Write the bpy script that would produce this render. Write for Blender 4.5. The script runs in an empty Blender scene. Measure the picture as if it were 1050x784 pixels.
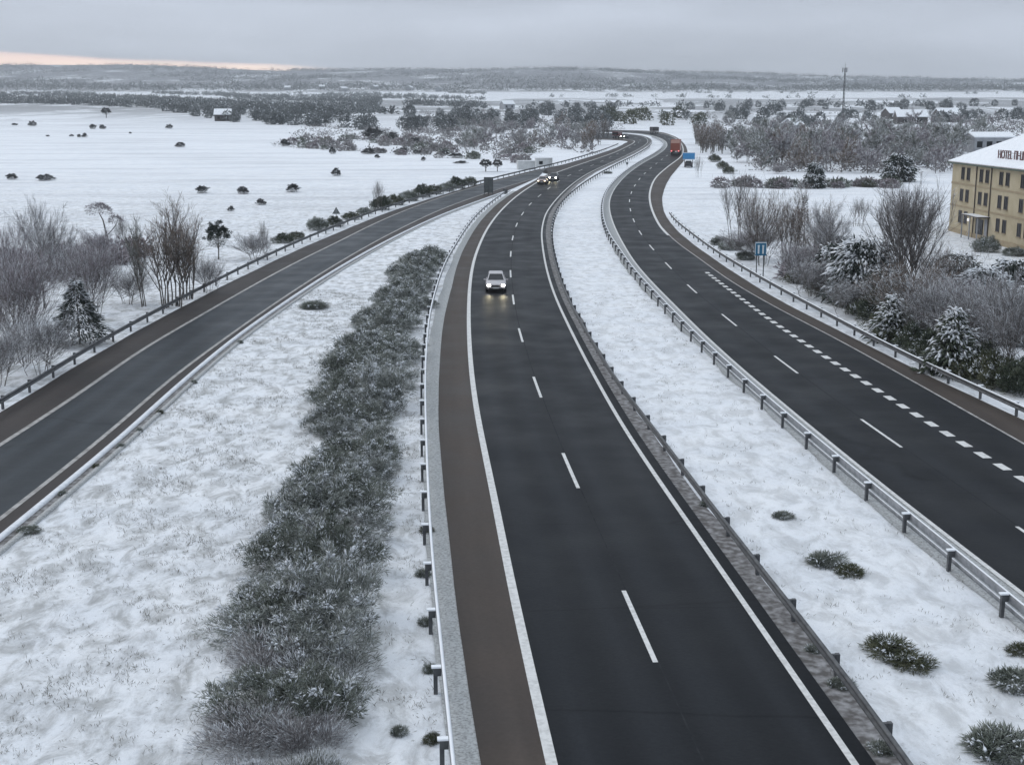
import bpy, bmesh, math, random
import numpy as np
from mathutils import Vector, Matrix, noise

S = bpy.context.scene
C = S.collection
R = math.radians
random.seed(7)
rng = np.random.default_rng(7)

# ------------------------------------------------------------------ camera, sky, sun, exposure
PW, PH, FOC, HOR, CAMZ = 1050.0, 784.0, 1315.0, 114.0, 15.13
PITCH = math.atan((PH/2-HOR)/FOC)
cam = bpy.data.cameras.new('camera')
cam.sensor_fit = 'HORIZONTAL'; cam.sensor_width = 36.0; cam.lens = FOC/PW*36.0
cam.clip_start = 0.5; cam.clip_end = 40000
camo = bpy.data.objects.new('camera', cam); C.objects.link(camo)
camo.location = (0, 0, CAMZ); camo.rotation_euler = (math.pi/2-PITCH, 0, 0)
S.camera = camo
S.view_settings.view_transform = 'Standard'; S.view_settings.look = 'None'
S.view_settings.exposure = 0.13; S.view_settings.gamma = 1.0
S.view_settings.use_curve_mapping = False

SUN_EL, SUN_AZ = R(38), R(-55)          # azimuth measured from +Y towards +X
w = bpy.data.worlds.new('World'); S.world = w; w.use_nodes = True
nt = w.node_tree; nt.nodes.clear()
def N(t, tree=None, **kw):
    n = (tree or nt).nodes.new(t)
    for k, v in kw.items(): setattr(n, k, v)
    return n
def L(a, b, tree=None): (tree or nt).links.new(a, b)
wo = N('ShaderNodeOutputWorld')
sky = N('ShaderNodeTexSky', sky_type='NISHITA', sun_disc=False, sun_elevation=SUN_EL, sun_rotation=SUN_AZ)
bg_sky = N('ShaderNodeBackground'); bg_sky.inputs['Strength'].default_value = 0.07
L(sky.outputs[0], bg_sky.inputs['Color'])
tc = N('ShaderNodeTexCoord'); sep = N('ShaderNodeSeparateXYZ'); L(tc.outputs['Generated'], sep.inputs[0])
# clouds: brightness rises towards the zenith, soft streaks near the horizon
mp = N('ShaderNodeMapping'); mp.inputs['Scale'].default_value = (3.0, 3.0, 16.0); L(tc.outputs['Generated'], mp.inputs[0])
cn = N('ShaderNodeTexNoise'); cn.inputs['Scale'].default_value = 1.3; cn.inputs['Detail'].default_value = 6; cn.inputs['Roughness'].default_value = 0.5
L(mp.outputs[0], cn.inputs['Vector'])
ramp = N('ShaderNodeValToRGB'); L(sep.outputs['Z'], ramp.inputs[0])
e = ramp.color_ramp.elements
e[0].position = 0.0;  e[0].color = (0.585, 0.635, 0.735, 1)
e[1].position = 0.035; e[1].color = (0.61, 0.66, 0.76, 1)
for p, c in ((0.09, (0.56, 0.615, 0.72, 1)), (0.3, (0.64, 0.71, 0.80, 1)), (0.9, (0.77, 0.85, 0.945, 1))):
    q = e.new(p); q.color = c
cr = N('ShaderNodeMapRange'); cr.inputs['From Min'].default_value = 0.3; cr.inputs['From Max'].default_value = 0.7
cr.inputs['To Min'].default_value = 0.80; cr.inputs['To Max'].default_value = 1.20; L(cn.outputs[0], cr.inputs[0])
cmul = N('ShaderNodeVectorMath', operation='MULTIPLY'); L(ramp.outputs[0], cmul.inputs[0]); L(cr.outputs[0], cmul.inputs[1])
# the gap of clear dawn light under the cloud, to the left
az = N('ShaderNodeMath', operation='DIVIDE'); L(sep.outputs['X'], az.inputs[0]); L(sep.outputs['Y'], az.inputs[1])
gtop = N('ShaderNodeMapRange')      # top edge of the gap falls towards the right
gtop.inputs['From Min'].default_value = -0.42; gtop.inputs['From Max'].default_value = -0.17
gtop.inputs['To Min'].default_value = 0.0440; gtop.inputs['To Max'].default_value = 0.0335; gtop.clamp = False
L(az.outputs[0], gtop.inputs[0])
gn = N('ShaderNodeMath', operation='MULTIPLY_ADD'); L(cn.outputs[0], gn.inputs[0]); gn.inputs[1].default_value = 0.012; gn.inputs[2].default_value = -0.006
gt2 = N('ShaderNodeMath', operation='ADD'); L(gtop.outputs[0], gt2.inputs[0]); L(gn.outputs[0], gt2.inputs[1])
gd = N('ShaderNodeMath', operation='SUBTRACT'); L(gt2.outputs[0], gd.inputs[0]); L(sep.outputs['Z'], gd.inputs[1])
gm = N('ShaderNodeMapRange', interpolation_type='SMOOTHSTEP'); gm.inputs['From Min'].default_value = 0.0; gm.inputs['From Max'].default_value = 0.004
L(gd.outputs[0], gm.inputs[0])
ga = N('ShaderNodeMapRange', interpolation_type='SMOOTHSTEP'); ga.inputs['From Min'].default_value = -0.10; ga.inputs['From Max'].default_value = -0.20
L(az.outputs[0], ga.inputs[0])
gy = N('ShaderNodeMath', operation='GREATER_THAN'); L(sep.outputs['Y'], gy.inputs[0]); gy.inputs[1].default_value = 0.0
gmm = N('ShaderNodeMath', operation='MULTIPLY'); L(gm.outputs[0], gmm.inputs[0]); L(ga.outputs[0], gmm.inputs[1])
gmk = N('ShaderNodeMath', operation='MULTIPLY'); L(gmm.outputs[0], gmk.inputs[0]); L(gy.outputs[0], gmk.inputs[1])
warm = N('ShaderNodeValToRGB'); L(sep.outputs['Z'], warm.inputs[0])
we = warm.color_ramp.elements
we[0].position = 0.026; we[0].color = (2.1, 1.7, 1.4, 1); we[1].position = 0.0425; we[1].color = (1.12, 0.86, 0.84, 1)
q = we.new(0.034); q.color = (2.0, 1.45, 1.15, 1)
cmix = N('ShaderNodeMix', data_type='RGBA'); L(gmk.outputs[0], cmix.inputs['Factor']); L(cmul.outputs[0], cmix.inputs['A']); L(warm.outputs[0], cmix.inputs['B'])
bg_cl = N('ShaderNodeBackground'); L(cmix.outputs['Result'], bg_cl.inputs['Color']); bg_cl.inputs['Strength'].default_value = 1.0
mixw = N('ShaderNodeMixShader'); mixw.inputs[0].default_value = 0.95
L(bg_sky.outputs[0], mixw.inputs[1]); L(bg_cl.outputs[0], mixw.inputs[2]); L(mixw.outputs[0], wo.inputs['Surface'])

sl = bpy.data.lights.new('sun', 'SUN'); sl.energy = 0.7; sl.angle = R(35); sl.color = (1.0, 0.97, 0.93)
so = bpy.data.objects.new('sun', sl); C.objects.link(so); so.location = (-50, 50, 120)
sd = Vector((math.sin(SUN_AZ)*math.cos(SUN_EL), math.cos(SUN_AZ)*math.cos(SUN_EL), math.sin(SUN_EL)))
so.rotation_euler = (-sd).to_track_quat('-Z', 'Y').to_euler()
S.cycles.use_denoising = True
S.cycles.max_bounces = 6; S.cycles.diffuse_bounces = 3; S.cycles.volume_bounces = 0

# ------------------------------------------------------------------ helpers
def new_mat(name):
    m = bpy.data.materials.new(name); m.use_nodes = True
    t = m.node_tree; b = t.nodes['Principled BSDF']
    return m, t, b
def setc(b, col, rough=0.8, metal=0.0, spec=None):
    b.inputs['Base Color'].default_value = (*col, 1); b.inputs['Roughness'].default_value = rough; b.inputs['Metallic'].default_value = metal
    if spec is not None: b.inputs['Specular IOR Level'].default_value = spec
def mat_noise(name, c1, c2, scale=3.0, rough=0.85, metal=0.0, detail=4, bump=0.0, lo=0.35, hi=0.65, coord='Object', spec=None, stretch=None):
    """a mottled surface: two colours of the material itself, blended by noise"""
    m, t, b = new_mat(name); setc(b, c1, rough, metal, spec)
    tcn = N('ShaderNodeTexCoord', t); nz = N('ShaderNodeTexNoise', t); nz.inputs['Scale'].default_value = scale; nz.inputs['Detail'].default_value = detail
    if stretch:
        mpn = N('ShaderNodeMapping', t); mpn.inputs['Scale'].default_value = stretch; L(tcn.outputs[coord], mpn.inputs[0], t); L(mpn.outputs[0], nz.inputs['Vector'], t)
    else: L(tcn.outputs[coord], nz.inputs['Vector'], t)
    r = N('ShaderNodeValToRGB', t); r.color_ramp.elements[0].position = lo; r.color_ramp.elements[1].position = hi
    r.color_ramp.elements[0].color = (*c1, 1); r.color_ramp.elements[1].color = (*c2, 1)
    L(nz.outputs[0], r.inputs[0], t); L(r.outputs[0], b.inputs['Base Color'], t)
    if bump:
        bp = N('ShaderNodeBump', t); bp.inputs['Strength'].default_value = 1.0; bp.inputs['Distance'].default_value = bump
        L(nz.outputs[0], bp.inputs['Height'], t); L(bp.outputs[0], b.inputs['Normal'], t)
    return m
def mat_emit(name, col, strength):
    m, t, b = new_mat(name); setc(b, (0.8, 0.8, 0.8), 0.3)
    b.inputs['Emission Color'].default_value = (*col, 1); b.inputs['Emission Strength'].default_value = strength
    return m

def link(o, parent=None):
    C.objects.link(o)
    if parent: o.parent = parent
    return o
def tag(o, label=None, cat=None, group=None, kind=None):
    if label: o['label'] = label
    if cat: o['category'] = cat
    if group: o['group'] = group
    if kind: o['kind'] = kind
    return o
def thing(name, label, cat, loc=(0, 0, 0), rz=0.0, group=None):
    o = bpy.data.objects.new(name, None); o.empty_display_size = 0.3; link(o); o.location = loc; o.rotation_euler = (0, 0, rz)
    return tag(o, label, cat, group)
def np_mesh(name, v, t, mi=None, mats=(), smooth=False):
    v = np.asarray(v, np.float32); t = np.asarray(t, np.int32)
    me = bpy.data.meshes.new(name)
    me.vertices.add(len(v)); me.vertices.foreach_set('co', v.ravel())
    k = t.shape[1]
    me.loops.add(t.size); me.loops.foreach_set('vertex_index', t.ravel())
    me.polygons.add(len(t)); me.polygons.foreach_set('loop_start', np.arange(0, t.size, k, dtype=np.int32))
    if mi is not None: me.polygons.foreach_set('material_index', np.asarray(mi, np.int32))
    if smooth: me.polygons.foreach_set('use_smooth', np.ones(len(t), bool))
    me.update(calc_edges=True)
    for m in mats: me.materials.append(m)
    return me
def add(name, me, parent=None, **kw):
    o = bpy.data.objects.new(name, me); link(o, parent)
    if kw: tag(o, **kw)
    return o
class MB:
    """collects boxes, tubes, prisms; builds ONE mesh object"""
    def __init__(s): s.v = []; s.f = []; s.m = []
    def face(s, pts, mi=0):
        i = len(s.v); s.v += [tuple(p) for p in pts]; s.f.append(tuple(range(i, i+len(pts)))); s.m.append(mi)
    def box(s, c, d, rz=0, mi=0, top=None):
        cx, cy, cz = c; a, b, h = d[0]/2, d[1]/2, d[2]/2; i = len(s.v); cs, sn = math.cos(rz), math.sin(rz)
        for z in (-h, h):
            for x, y in ((-a, -b), (a, -b), (a, b), (-a, b)): s.v.append((cx+x*cs-y*sn, cy+x*sn+y*cs, cz+z))
        for n, q in enumerate(((0, 3, 2, 1), (4, 5, 6, 7), (0, 1, 5, 4), (1, 2, 6, 5), (2, 3, 7, 6), (3, 0, 4, 7))):
            s.f.append(tuple(i+k for k in q)); s.m.append(top if (n == 1 and top is not None) else mi)
    def tube(s, pts, rad, n=6, mi=0, cap=True):
        pts = [Vector(p) for p in pts]; i0 = len(s.v)
        if not hasattr(rad, '__len__'): rad = [rad]*len(pts)
        for k, p in enumerate(pts):
            d = (pts[min(k+1, len(pts)-1)]-pts[max(k-1, 0)]).normalized()
            a = d.cross(Vector((0, 0, 1)) if abs(d.z) < .9 else Vector((0, 1, 0))).normalized(); b = d.cross(a)
            for j in range(n):
                t = 2*math.pi*j/n; s.v.append(tuple(p+(a*math.cos(t)+b*math.sin(t))*rad[k]))
        for k in range(len(pts)-1):
            for j in range(n):
                a0 = i0+k*n+j; a1 = i0+k*n+(j+1) % n
                s.f.append((a0, a0+n, a1+n, a1)); s.m.append(mi)
        if cap:
            s.f.append(tuple(i0+j for j in range(n))); s.m.append(mi)
            e0 = i0+(len(pts)-1)*n; s.f.append(tuple(e0+j for j in reversed(range(n)))); s.m.append(mi)
    def mesh(s, name, mats, smooth=False, bevel=0):
        me = bpy.data.meshes.new(name); me.from_pydata(s.v, [], s.f)
        for m in mats: me.materials.append(m)
        for p, mi in zip(me.polygons, s.m): p.material_index = mi; p.use_smooth = smooth
        if bevel:
            bm = bmesh.new(); bm.from_mesh(me)
            bmesh.ops.bevel(bm, geom=bm.edges[:], offset=bevel, segments=2, affect='EDGES', clamp_overlap=True)
            bm.to_mesh(me); bm.free()
        me.update(); return me
    def build(s, name, mats, parent=None, smooth=False, bevel=0, **kw):
        return add(name, s.mesh(name, mats if isinstance(mats, (list, tuple)) else [mats], smooth, bevel), parent, **kw)

# ------------------------------------------------------------------ terrain
def sstep(a, b, x):
    t = np.clip((x-a)/(b-a), 0, 1); return t*t*(3-2*t)
def wav(x, y): return (np.sin(x*0.0021+1.3)*np.cos(y*0.0017)+0.5*np.sin(x*0.0053+y*0.0031+0.7)+0.3*np.sin(x*0.011-y*0.007))
RIDGE = ((-4000, 73), (-2200, 70.5), (-1550, 71.5), (-950, 75.5), (-100, 75), (320, 73.5), (730, 77.5), (1150, 81), (1550, 83), (2200, 85), (4000, 85))
def terr(X, Y):
    X = np.asarray(X, float); Y = np.asarray(Y, float)
    d = np.clip(Y-120, 0, 140)
    z = 0.022*d*d/280 + 0.022*np.clip(Y-260, 0, 2700-260)
    rx = np.interp(X*5400/np.maximum(Y, 1500), [a for a, _ in RIDGE], [b for _, b in RIDGE])
    ridge = CAMZ+(HOR-rx)/FOC*5400
    t = sstep(2300, 5400, Y)
    z0 = 0.022*2700*0.97
    z = z + t*(ridge-z0) - sstep(5400, 9000, Y)*160
    z = z + wav(X, Y)*(2.2*sstep(520, 900, Y)*(1-sstep(2000, 2600, Y)) + 5*sstep(2500, 3600, Y)*(1-sstep(4800, 5400, Y)))
    return z
def H(x, y): return float(terr(x, y))
def G(px, py, zo=0.0):
    """the point of the land (plus zo metres) that the pixel of the photograph shows"""
    u = px-PW/2; v = py-PH/2; c, s = math.cos(PITCH), math.sin(PITCH)
    d = np.array((u, FOC*c-v*s, -(FOC*s+v*c))); d /= d[1]
    lo, hi = 5.0, None
    Y = 10.0
    f = lambda Y: CAMZ+d[2]*Y-float(terr(d[0]*Y, Y))-zo
    while Y < 6000:
        if f(Y) < 0: hi = Y; break
        lo = Y; Y *= 1.03
    if hi is None: hi = 6000
    for _ in range(40):
        m = (lo+hi)/2
        if f(m) > 0: lo = m
        else: hi = m
    return Vector((d[0]*hi, hi, CAMZ+d[2]*hi))
def mpp(p): return (p.y*math.cos(PITCH)+(CAMZ-p.z)*math.sin(PITCH))/FOC

# ------------------------------------------------------------------ materials
M = {}
def ground_material():
    m, t, b = new_mat('snowy_ground'); setc(b, (0.8, 0.83, 0.87), 0.75, 0, 0.25)
    tcn = N('ShaderNodeTexCoord', t); sp = N('ShaderNodeSeparateXYZ', t); L(tcn.outputs['Object'], sp.inputs[0], t)
    def nz(scale, detail, rough=0.55, stretch=None, dist=0):
        n = N('ShaderNodeTexNoise', t); n.inputs['Scale'].default_value = scale; n.inputs['Detail'].default_value = detail; n.inputs['Roughness'].default_value = rough; n.inputs['Distortion'].default_value = dist
        if stretch:
            q = N('ShaderNodeMapping', t); q.inputs['Scale'].default_value = stretch; L(tcn.outputs['Object'], q.inputs[0], t); L(q.outputs[0], n.inputs['Vector'], t)
        else: L(tcn.outputs['Object'], n.inputs['Vector'], t)
        return n.outputs[0]
    def rng_(s, a, b_, lo=0.0, hi=1.0):
        r = N('ShaderNodeMapRange', t, interpolation_type='SMOOTHSTEP'); L(s, r.inputs[0], t)
        for k, v in (('From Min', a), ('From Max', b_), ('To Min', lo), ('To Max', hi)): r.inputs[k].default_value = v
        return r.outputs[0]
    def mth(op, a, b_):
        n = N('ShaderNodeMath', t, operation=op)
        for k, v in enumerate((a, b_)):
            if hasattr(v, 'node'): L(v, n.inputs[k], t)
            else: n.inputs[k].default_value = v
        return n.outputs[0]
    def mix(f, a, b_):
        n = N('ShaderNodeMix', t, data_type='RGBA')
        for k, v in (('Factor', f), ('A', a), ('B', b_)):
            if hasattr(v, 'node'): L(v, n.inputs[k], t)
            elif isinstance(v, tuple): n.inputs[k].default_value = (*v, 1)
            else: n.inputs[k].default_value = v
        return n.outputs['Result']
    snow = mix(rng_(nz(0.35, 4), 0.3, 0.7), (0.80, 0.83, 0.875), (0.88, 0.90, 0.93))
    # thin snow where the turf shows through: soft patches and small flecks
    patch = rng_(nz(1.15, 9, 0.70, (1, 0.55, 1), 0.5), 0.40, 0.66, 0, 0.56)
    fleck = mth('MULTIPLY', rng_(nz(5.5, 3, 0.6), 0.60, 0.70), rng_(nz(0.5, 3), 0.36, 0.60, 0.1, 0.75))
    near = rng_(sp.outputs['Y'], 110, 330, 1, 0.0)
    leftv = rng_(sp.outputs['X'], -8, 4, 1.0, 0.6)          # the verge between slip road and motorway is thinner covered
    cover = mth('MULTIPLY', mth('MULTIPLY', mth('MAXIMUM', patch, fleck), near), leftv)
    turf = mix(rng_(nz(1.7, 3), 0.4, 0.6), (0.10, 0.095, 0.075), (0.16, 0.155, 0.13))
    col = mix(cover, snow, turf)
    # furrows and stubble lines on the open field
    fur = mth('MULTIPLY', rng_(nz(0.09, 5, 0.6, (0.25, 1.6, 1)), 0.44, 0.70, 0, 0.34), rng_(sp.outputs['Y'], 120, 220))
    col = mix(fur, col, (0.36, 0.37, 0.40))
    # scrub and bare hedges of the plain and hills
    scr = mth('MULTIPLY', rng_(nz(0.012, 7, 0.68, (1, 0.42, 1), 0.8), 0.42, 0.52, 0, 0.75), rng_(sp.outputs['Y'], 480, 950))
    keep = mth('MULTIPLY', rng_(sp.outputs['Y'], 1500, 1800), rng_(sp.outputs['Y'], 2500, 2350))
    scr = mth('MULTIPLY', scr, mth('SUBTRACT', 1.0, keep))
    col = mix(scr, col, (0.17, 0.175, 0.185))
    hil = mth('MULTIPLY', rng_(nz(0.0042, 9, 0.72, (1, 0.35, 1), 1.0), 0.40, 0.50, 0, 0.8), rng_(sp.outputs['Y'], 2500, 2900))
    col = mix(hil, col, (0.13, 0.135, 0.155))
    L(col, b.inputs['Base Color'], t)
    bp = N('ShaderNodeBump', t); bp.inputs['Distance'].default_value = 0.16; bp.inputs['Strength'].default_value = 0.9
    L(nz(2.2, 8, 0.68), bp.inputs['Height'], t); L(bp.outputs[0], b.inputs['Normal'], t)
    return m
M['ground'] = ground_material()
def asphalt(name, c1, c2, rough, spec=0.5, cracks=True, track=0.34):
    m, t, b = new_mat(name); setc(b, c1, rough, 0, spec)
    tcn = N('ShaderNodeTexCoord', t)
    n1 = N('ShaderNodeTexNoise', t); n1.inputs['Scale'].default_value = 0.28; n1.inputs['Detail'].default_value = 6; L(tcn.outputs['Object'], n1.inputs['Vector'], t)
    n2 = N('ShaderNodeTexNoise', t); n2.inputs['Scale'].default_value = 9; n2.inputs['Detail'].default_value = 4; L(tcn.outputs['Object'], n2.inputs['Vector'], t)
    mx = N('ShaderNodeMath', t, operation='MULTIPLY_ADD'); L(n2.outputs[0], mx.inputs[0], t); mx.inputs[1].default_value = 0.45
    L(n1.outputs[0], mx.inputs[2], t)
    r = N('ShaderNodeValToRGB', t); r.color_ramp.elements[0].position = 0.5; r.color_ramp.elements[1].position = 0.95
    r.color_ramp.elements[0].color = (*c1, 1); r.color_ramp.elements[1].color = (*c2, 1); L(mx.outputs[0], r.inputs[0], t)
    col = r.outputs[0]
    if cracks:      # sealed transverse cracks, irregularly spaced and wandering
        mpn = N('ShaderNodeMapping', t); mpn.inputs['Scale'].default_value = (0.02, 0.13, 1); L(tcn.outputs['Object'], mpn.inputs[0], t)
        v = N('ShaderNodeTexVoronoi', t, feature='DISTANCE_TO_EDGE'); v.inputs['Scale'].default_value = 1.0
        nd = N('ShaderNodeTexNoise', t); nd.inputs['Scale'].default_value = 0.5; L(tcn.outputs['Object'], nd.inputs['Vector'], t)
        va = N('ShaderNodeVectorMath', t, operation='MULTIPLY_ADD'); L(nd.outputs['Color'], va.inputs[0], t); va.inputs[1].default_value = (0.05, 0.05, 0); L(mpn.outputs[0], va.inputs[2], t)
        L(va.outputs[0], v.inputs['Vector'], t)
        cm = N('ShaderNodeMapRange', t); L(v.outputs['Distance'], cm.inputs[0], t); cm.inputs['From Min'].default_value = 0.0; cm.inputs['From Max'].default_value = 0.007
        cm.inputs['To Min'].default_value = 0.55; cm.inputs['To Max'].default_value = 0.0
        mc = N('ShaderNodeMix', t, data_type='RGBA'); L(cm.outputs[0], mc.inputs['Factor'], t); L(col, mc.inputs['A'], t); mc.inputs['B'].default_value = (c1[0]*.45, c1[1]*.45, c1[2]*.45, 1)
        col = mc.outputs['Result']
    # wheel tracks polished by traffic, and faint streaks along the lane
    uvn = N('ShaderNodeUVMap', t); uvn.uv_map = 'uv'; su = N('ShaderNodeSeparateXYZ', t); L(uvn.outputs[0], su.inputs[0], t)
    ph = N('ShaderNodeMath', t, operation='MULTIPLY_ADD'); L(su.outputs['X'], ph.inputs[0], t); ph.inputs[1].default_value = 2*math.pi/1.8; ph.inputs[2].default_value = -math.pi
    cs = N('ShaderNodeMath', t, operation='COSINE'); L(ph.outputs[0], cs.inputs[0], t)
    smp = N('ShaderNodeMapping', t); smp.inputs['Scale'].default_value = (1.3, 0.06, 1); L(uvn.outputs[0], smp.inputs[0], t)
    sn = N('ShaderNodeTexNoise', t); sn.inputs['Scale'].default_value = 1.0; sn.inputs['Detail'].default_value = 5; L(smp.outputs[0], sn.inputs['Vector'], t)
    tr = N('ShaderNodeMath', t, operation='MULTIPLY'); L(cs.outputs[0], tr.inputs[0], t); L(sn.outputs[0], tr.inputs[1], t)
    tg = N('ShaderNodeMath', t, operation='MULTIPLY_ADD'); L(tr.outputs[0], tg.inputs[0], t); tg.inputs[1].default_value = track; tg.inputs[2].default_value = 0.70
    tg2 = N('ShaderNodeMath', t, operation='MULTIPLY_ADD'); L(sn.outputs[0], tg2.inputs[0], t); tg2.inputs[1].default_value = 0.6; L(tg.outputs[0], tg2.inputs[2], t)
    vm = N('ShaderNodeVectorMath', t, operation='SCALE'); L(col, vm.inputs[0], t); L(tg2.outputs[0], vm.inputs['Scale'], t); col = vm.outputs[0]
    L(col, b.inputs['Base Color'], t)
    rr = N('ShaderNodeMapRange', t); L(n1.outputs[0], rr.inputs[0], t); rr.inputs['From Min'].default_value = 0.3; rr.inputs['From Max'].default_value = 0.7
    rr.inputs['To Min'].default_value = rough-0.1; rr.inputs['To Max'].default_value = rough+0.1; L(rr.outputs[0], b.inputs['Roughness'], t)
    bp = N('ShaderNodeBump', t); bp.inputs['Distance'].default_value = 0.006; L(n2.outputs[0], bp.inputs['Height'], t); L(bp.outputs[0], b.inputs['Normal'], t)
    return m
M['asphalt'] = asphalt('wet_asphalt', (0.0115, 0.013, 0.0155), (0.020, 0.0222, 0.026), 0.50, 0.06)
M['slip_asphalt'] = asphalt('slip_road_asphalt', (0.020, 0.025, 0.030), (0.036, 0.042, 0.049), 0.46, 0.12)
M['shoulder'] = asphalt('brown_shoulder', (0.052, 0.043, 0.038), (0.078, 0.064, 0.056), 0.62, 0.12, False, 0.1)
M['slip_shoulder'] = asphalt('slip_shoulder', (0.042, 0.037, 0.036), (0.064, 0.056, 0.054), 0.62, 0.12, False, 0.1)
M['paint'] = mat_noise('road_paint', (0.50, 0.50, 0.49), (0.68, 0.68, 0.67), 6, 0.6, lo=0.3, hi=0.6)
M['paint_worn'] = mat_noise('worn_road_paint', (0.22, 0.21, 0.20), (0.42, 0.41, 0.40), 2.5, 0.65)
M['seam'] = mat_noise('joint_seal', (0.022, 0.024, 0.027), (0.040, 0.042, 0.046), 2, 0.7, spec=.03)
M['slush'] = mat_noise('dirty_slush', (0.15, 0.15, 0.145), (0.45, 0.465, 0.47), 13.0, 0.7, detail=8, bump=0.02, lo=0.22, hi=0.60)
M['slush_dark'] = mat_noise('gritty_slush', (0.085, 0.078, 0.075), (0.40, 0.40, 0.41), 3.4, 0.7, detail=12, bump=0.02, lo=0.40, hi=0.80)
M['snow'] = mat_noise('snow', (0.80, 0.83, 0.87), (0.88, 0.90, 0.93), 2, 0.7)
M['steel'] = mat_noise('galvanised_steel', (0.20, 0.21, 0.22), (0.30, 0.31, 0.33), 3, 0.55, 0.4)
M['steel_dark'] = mat_noise('weathered_steel', (0.065, 0.068, 0.075), (0.12, 0.125, 0.13), 3, 0.6, 0.3)
M['bark'] = mat_noise('bark', (0.085, 0.075, 0.068), (0.17, 0.155, 0.145), 6, 0.9)
M['frost'] = mat_noise('frosted_snow', (0.62, 0.65, 0.70), (0.78, 0.81, 0.85), 4, 0.75)

# ------------------------------------------------------------------ ground sheets
def grid_sheet(name, ys, xs_of, mats):
    rows = []
    for y in ys:
        xs = xs_of(y); rows.append(np.stack([xs, np.full_like(xs, y), terr(xs, y)], 1))
    n = len(rows[0]); v = np.concatenate(rows)
    i = np.arange(len(ys)-1)[:, None]*n+np.arange(n-1)[None, :]; i = i.ravel()
    q = np.stack([i, i+1, i+n+1, i+n], 1)
    return np_mesh(name, v, q, None, mats, True)
tt = np.linspace(-1, 1, 141)
ys = [-70.0]
while ys[-1] < 2600: ys.append(ys[-1]+max(4.0, 0.028*ys[-1]))
ys[-1] = 2600.0
xs_of = lambda y: np.sign(tt)*np.abs(tt)**1.15*(170+0.75*max(y, 0))
tag(add('ground', grid_sheet('ground', ys, xs_of, [M['ground']])), kind='structure')
ys2 = [2600.0]
while ys2[-1] < 6200: ys2.append(ys2[-1]*1.022)
tag(add('hills', grid_sheet('hills', ys2, xs_of, [M['ground']])), kind='structure')

# ------------------------------------------------------------------ road lines, traced in the photograph and laid on the land
def smooth_poly(pts, step=2.0, sig=2.5):
    pts = np.array([(p[0], p[1]) for p in pts], float)
    out = []
    P = np.vstack([2*pts[0]-pts[1], pts, 2*pts[-1]-pts[-2]])
    for i in range(1, len(P)-2):
        p0, p1, p2, p3 = P[i-1:i+3]; L_ = np.hypot(*(p2-p1)); n = max(2, int(L_/step))
        d1 = max(np.hypot(*(p1-p0)), 1e-3)**.5; d2 = max(L_, 1e-3)**.5; d3 = max(np.hypot(*(p3-p2)), 1e-3)**.5
        m1 = (p1-p0)/d1-(p2-p0)/(d1+d2)+(p2-p1)/d2; m2 = (p2-p1)/d2-(p3-p1)/(d2+d3)+(p3-p2)/d3
        m1 *= d2; m2 *= d2
        for k in range(n):
            t = k/n; out.append((2*t**3-3*t**2+1)*p1+(t**3-2*t**2+t)*m1+(-2*t**3+3*t**2)*p2+(t**3-t**2)*m2)
    out.append(pts[-1]); out = np.array(out)
    out = resample(out, step)
    k = np.exp(-0.5*(np.arange(-8, 9)/sig)**2); k /= k.sum()
    pad = np.vstack([out[0]+(out[0]-out[1])*np.arange(8, 0, -1)[:, None], out, out[-1]+(out[-1]-out[-2])*np.arange(1, 9)[:, None]])
    return np.stack([np.convolve(pad[:, j], k, 'valid') for j in (0, 1)], 1)
def arclen(p): return np.concatenate([[0], np.cumsum(np.hypot(*np.diff(p, axis=0).T))])
def resample(p, step=None, n=None):
    s = arclen(p); n = n or max(2, int(s[-1]/step)+1); q = np.linspace(0, s[-1], n)
    return np.stack([np.interp(q, s, p[:, 0]), np.interp(q, s, p[:, 1])], 1)
def trace(pix, zo=0.0, back=4.0, sig=2.5):
    """pixels listed from near to far; carried on straight towards the viewer until Y = back"""
    g = [G(x, y, zo) for x, y in pix]; pts = [(p.x, p.y) for p in g]
    if back is not None:
        a, b = pts[0], pts[2]; d = np.array(a)-np.array(b); d /= -d[1]
        y = pts[0][1]; ext = []
        while y-12 > back: y -= 12; ext.append((a[0]+d[0]*(pts[0][1]-y), y))
        pts = ext[::-1]+pts
    return smooth_poly(pts, 2.0, sig)
def normals(p):
    d = np.gradient(p, axis=0); d /= np.hypot(d[:, 0], d[:, 1])[:, None]+1e-9
    return np.stack([d[:, 1], -d[:, 0]], 1)         # to the right of travel
def offset(p, o): return p+normals(p)*o
def ribbon(name, a, b, zo, mat, parent=None, cols=1, n=None):
    n = n or max(len(a), len(b)); a = resample(a, n=n); b = resample(b, n=n)
    v = np.concatenate([np.stack([*(a+(b-a)*k/cols).T, terr(*(a+(b-a)*k/cols).T)+zo], 1) for k in range(cols+1)])
    i = np.arange(n-1); q = np.concatenate([np.stack([k*n+i, (k+1)*n+i, (k+1)*n+i+1, k*n+i+1], 1) for k in range(cols)])
    me = np_mesh(name, v, q, None, [mat], True)
    s_ = arclen(a); wd_ = float(np.median([np.hypot(*(b-p_).T).min() for p_ in a[::6]])); uv = np.concatenate([np.stack([np.full(n, wd_*k/cols), s_], 1) for k in range(cols+1)])
    lay = me.uv_layers.new(name='uv'); lay.data.foreach_set('uv', uv[q.ravel()].astype(np.float32).ravel())
    return add(name, me, parent)
def jit(line, amp, seed=1):
    r = np.random.default_rng(seed); k = np.array((.2, .5, .8, .5, .2)); x = np.convolve(r.normal(0, 1, len(line)+4), k/1.1, 'valid')+.5*r.normal(0, 1, len(line))
    return offset(line, 0)+normals(line)*(np.clip(x, -1.8, 1.8)*amp)[:, None]
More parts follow.
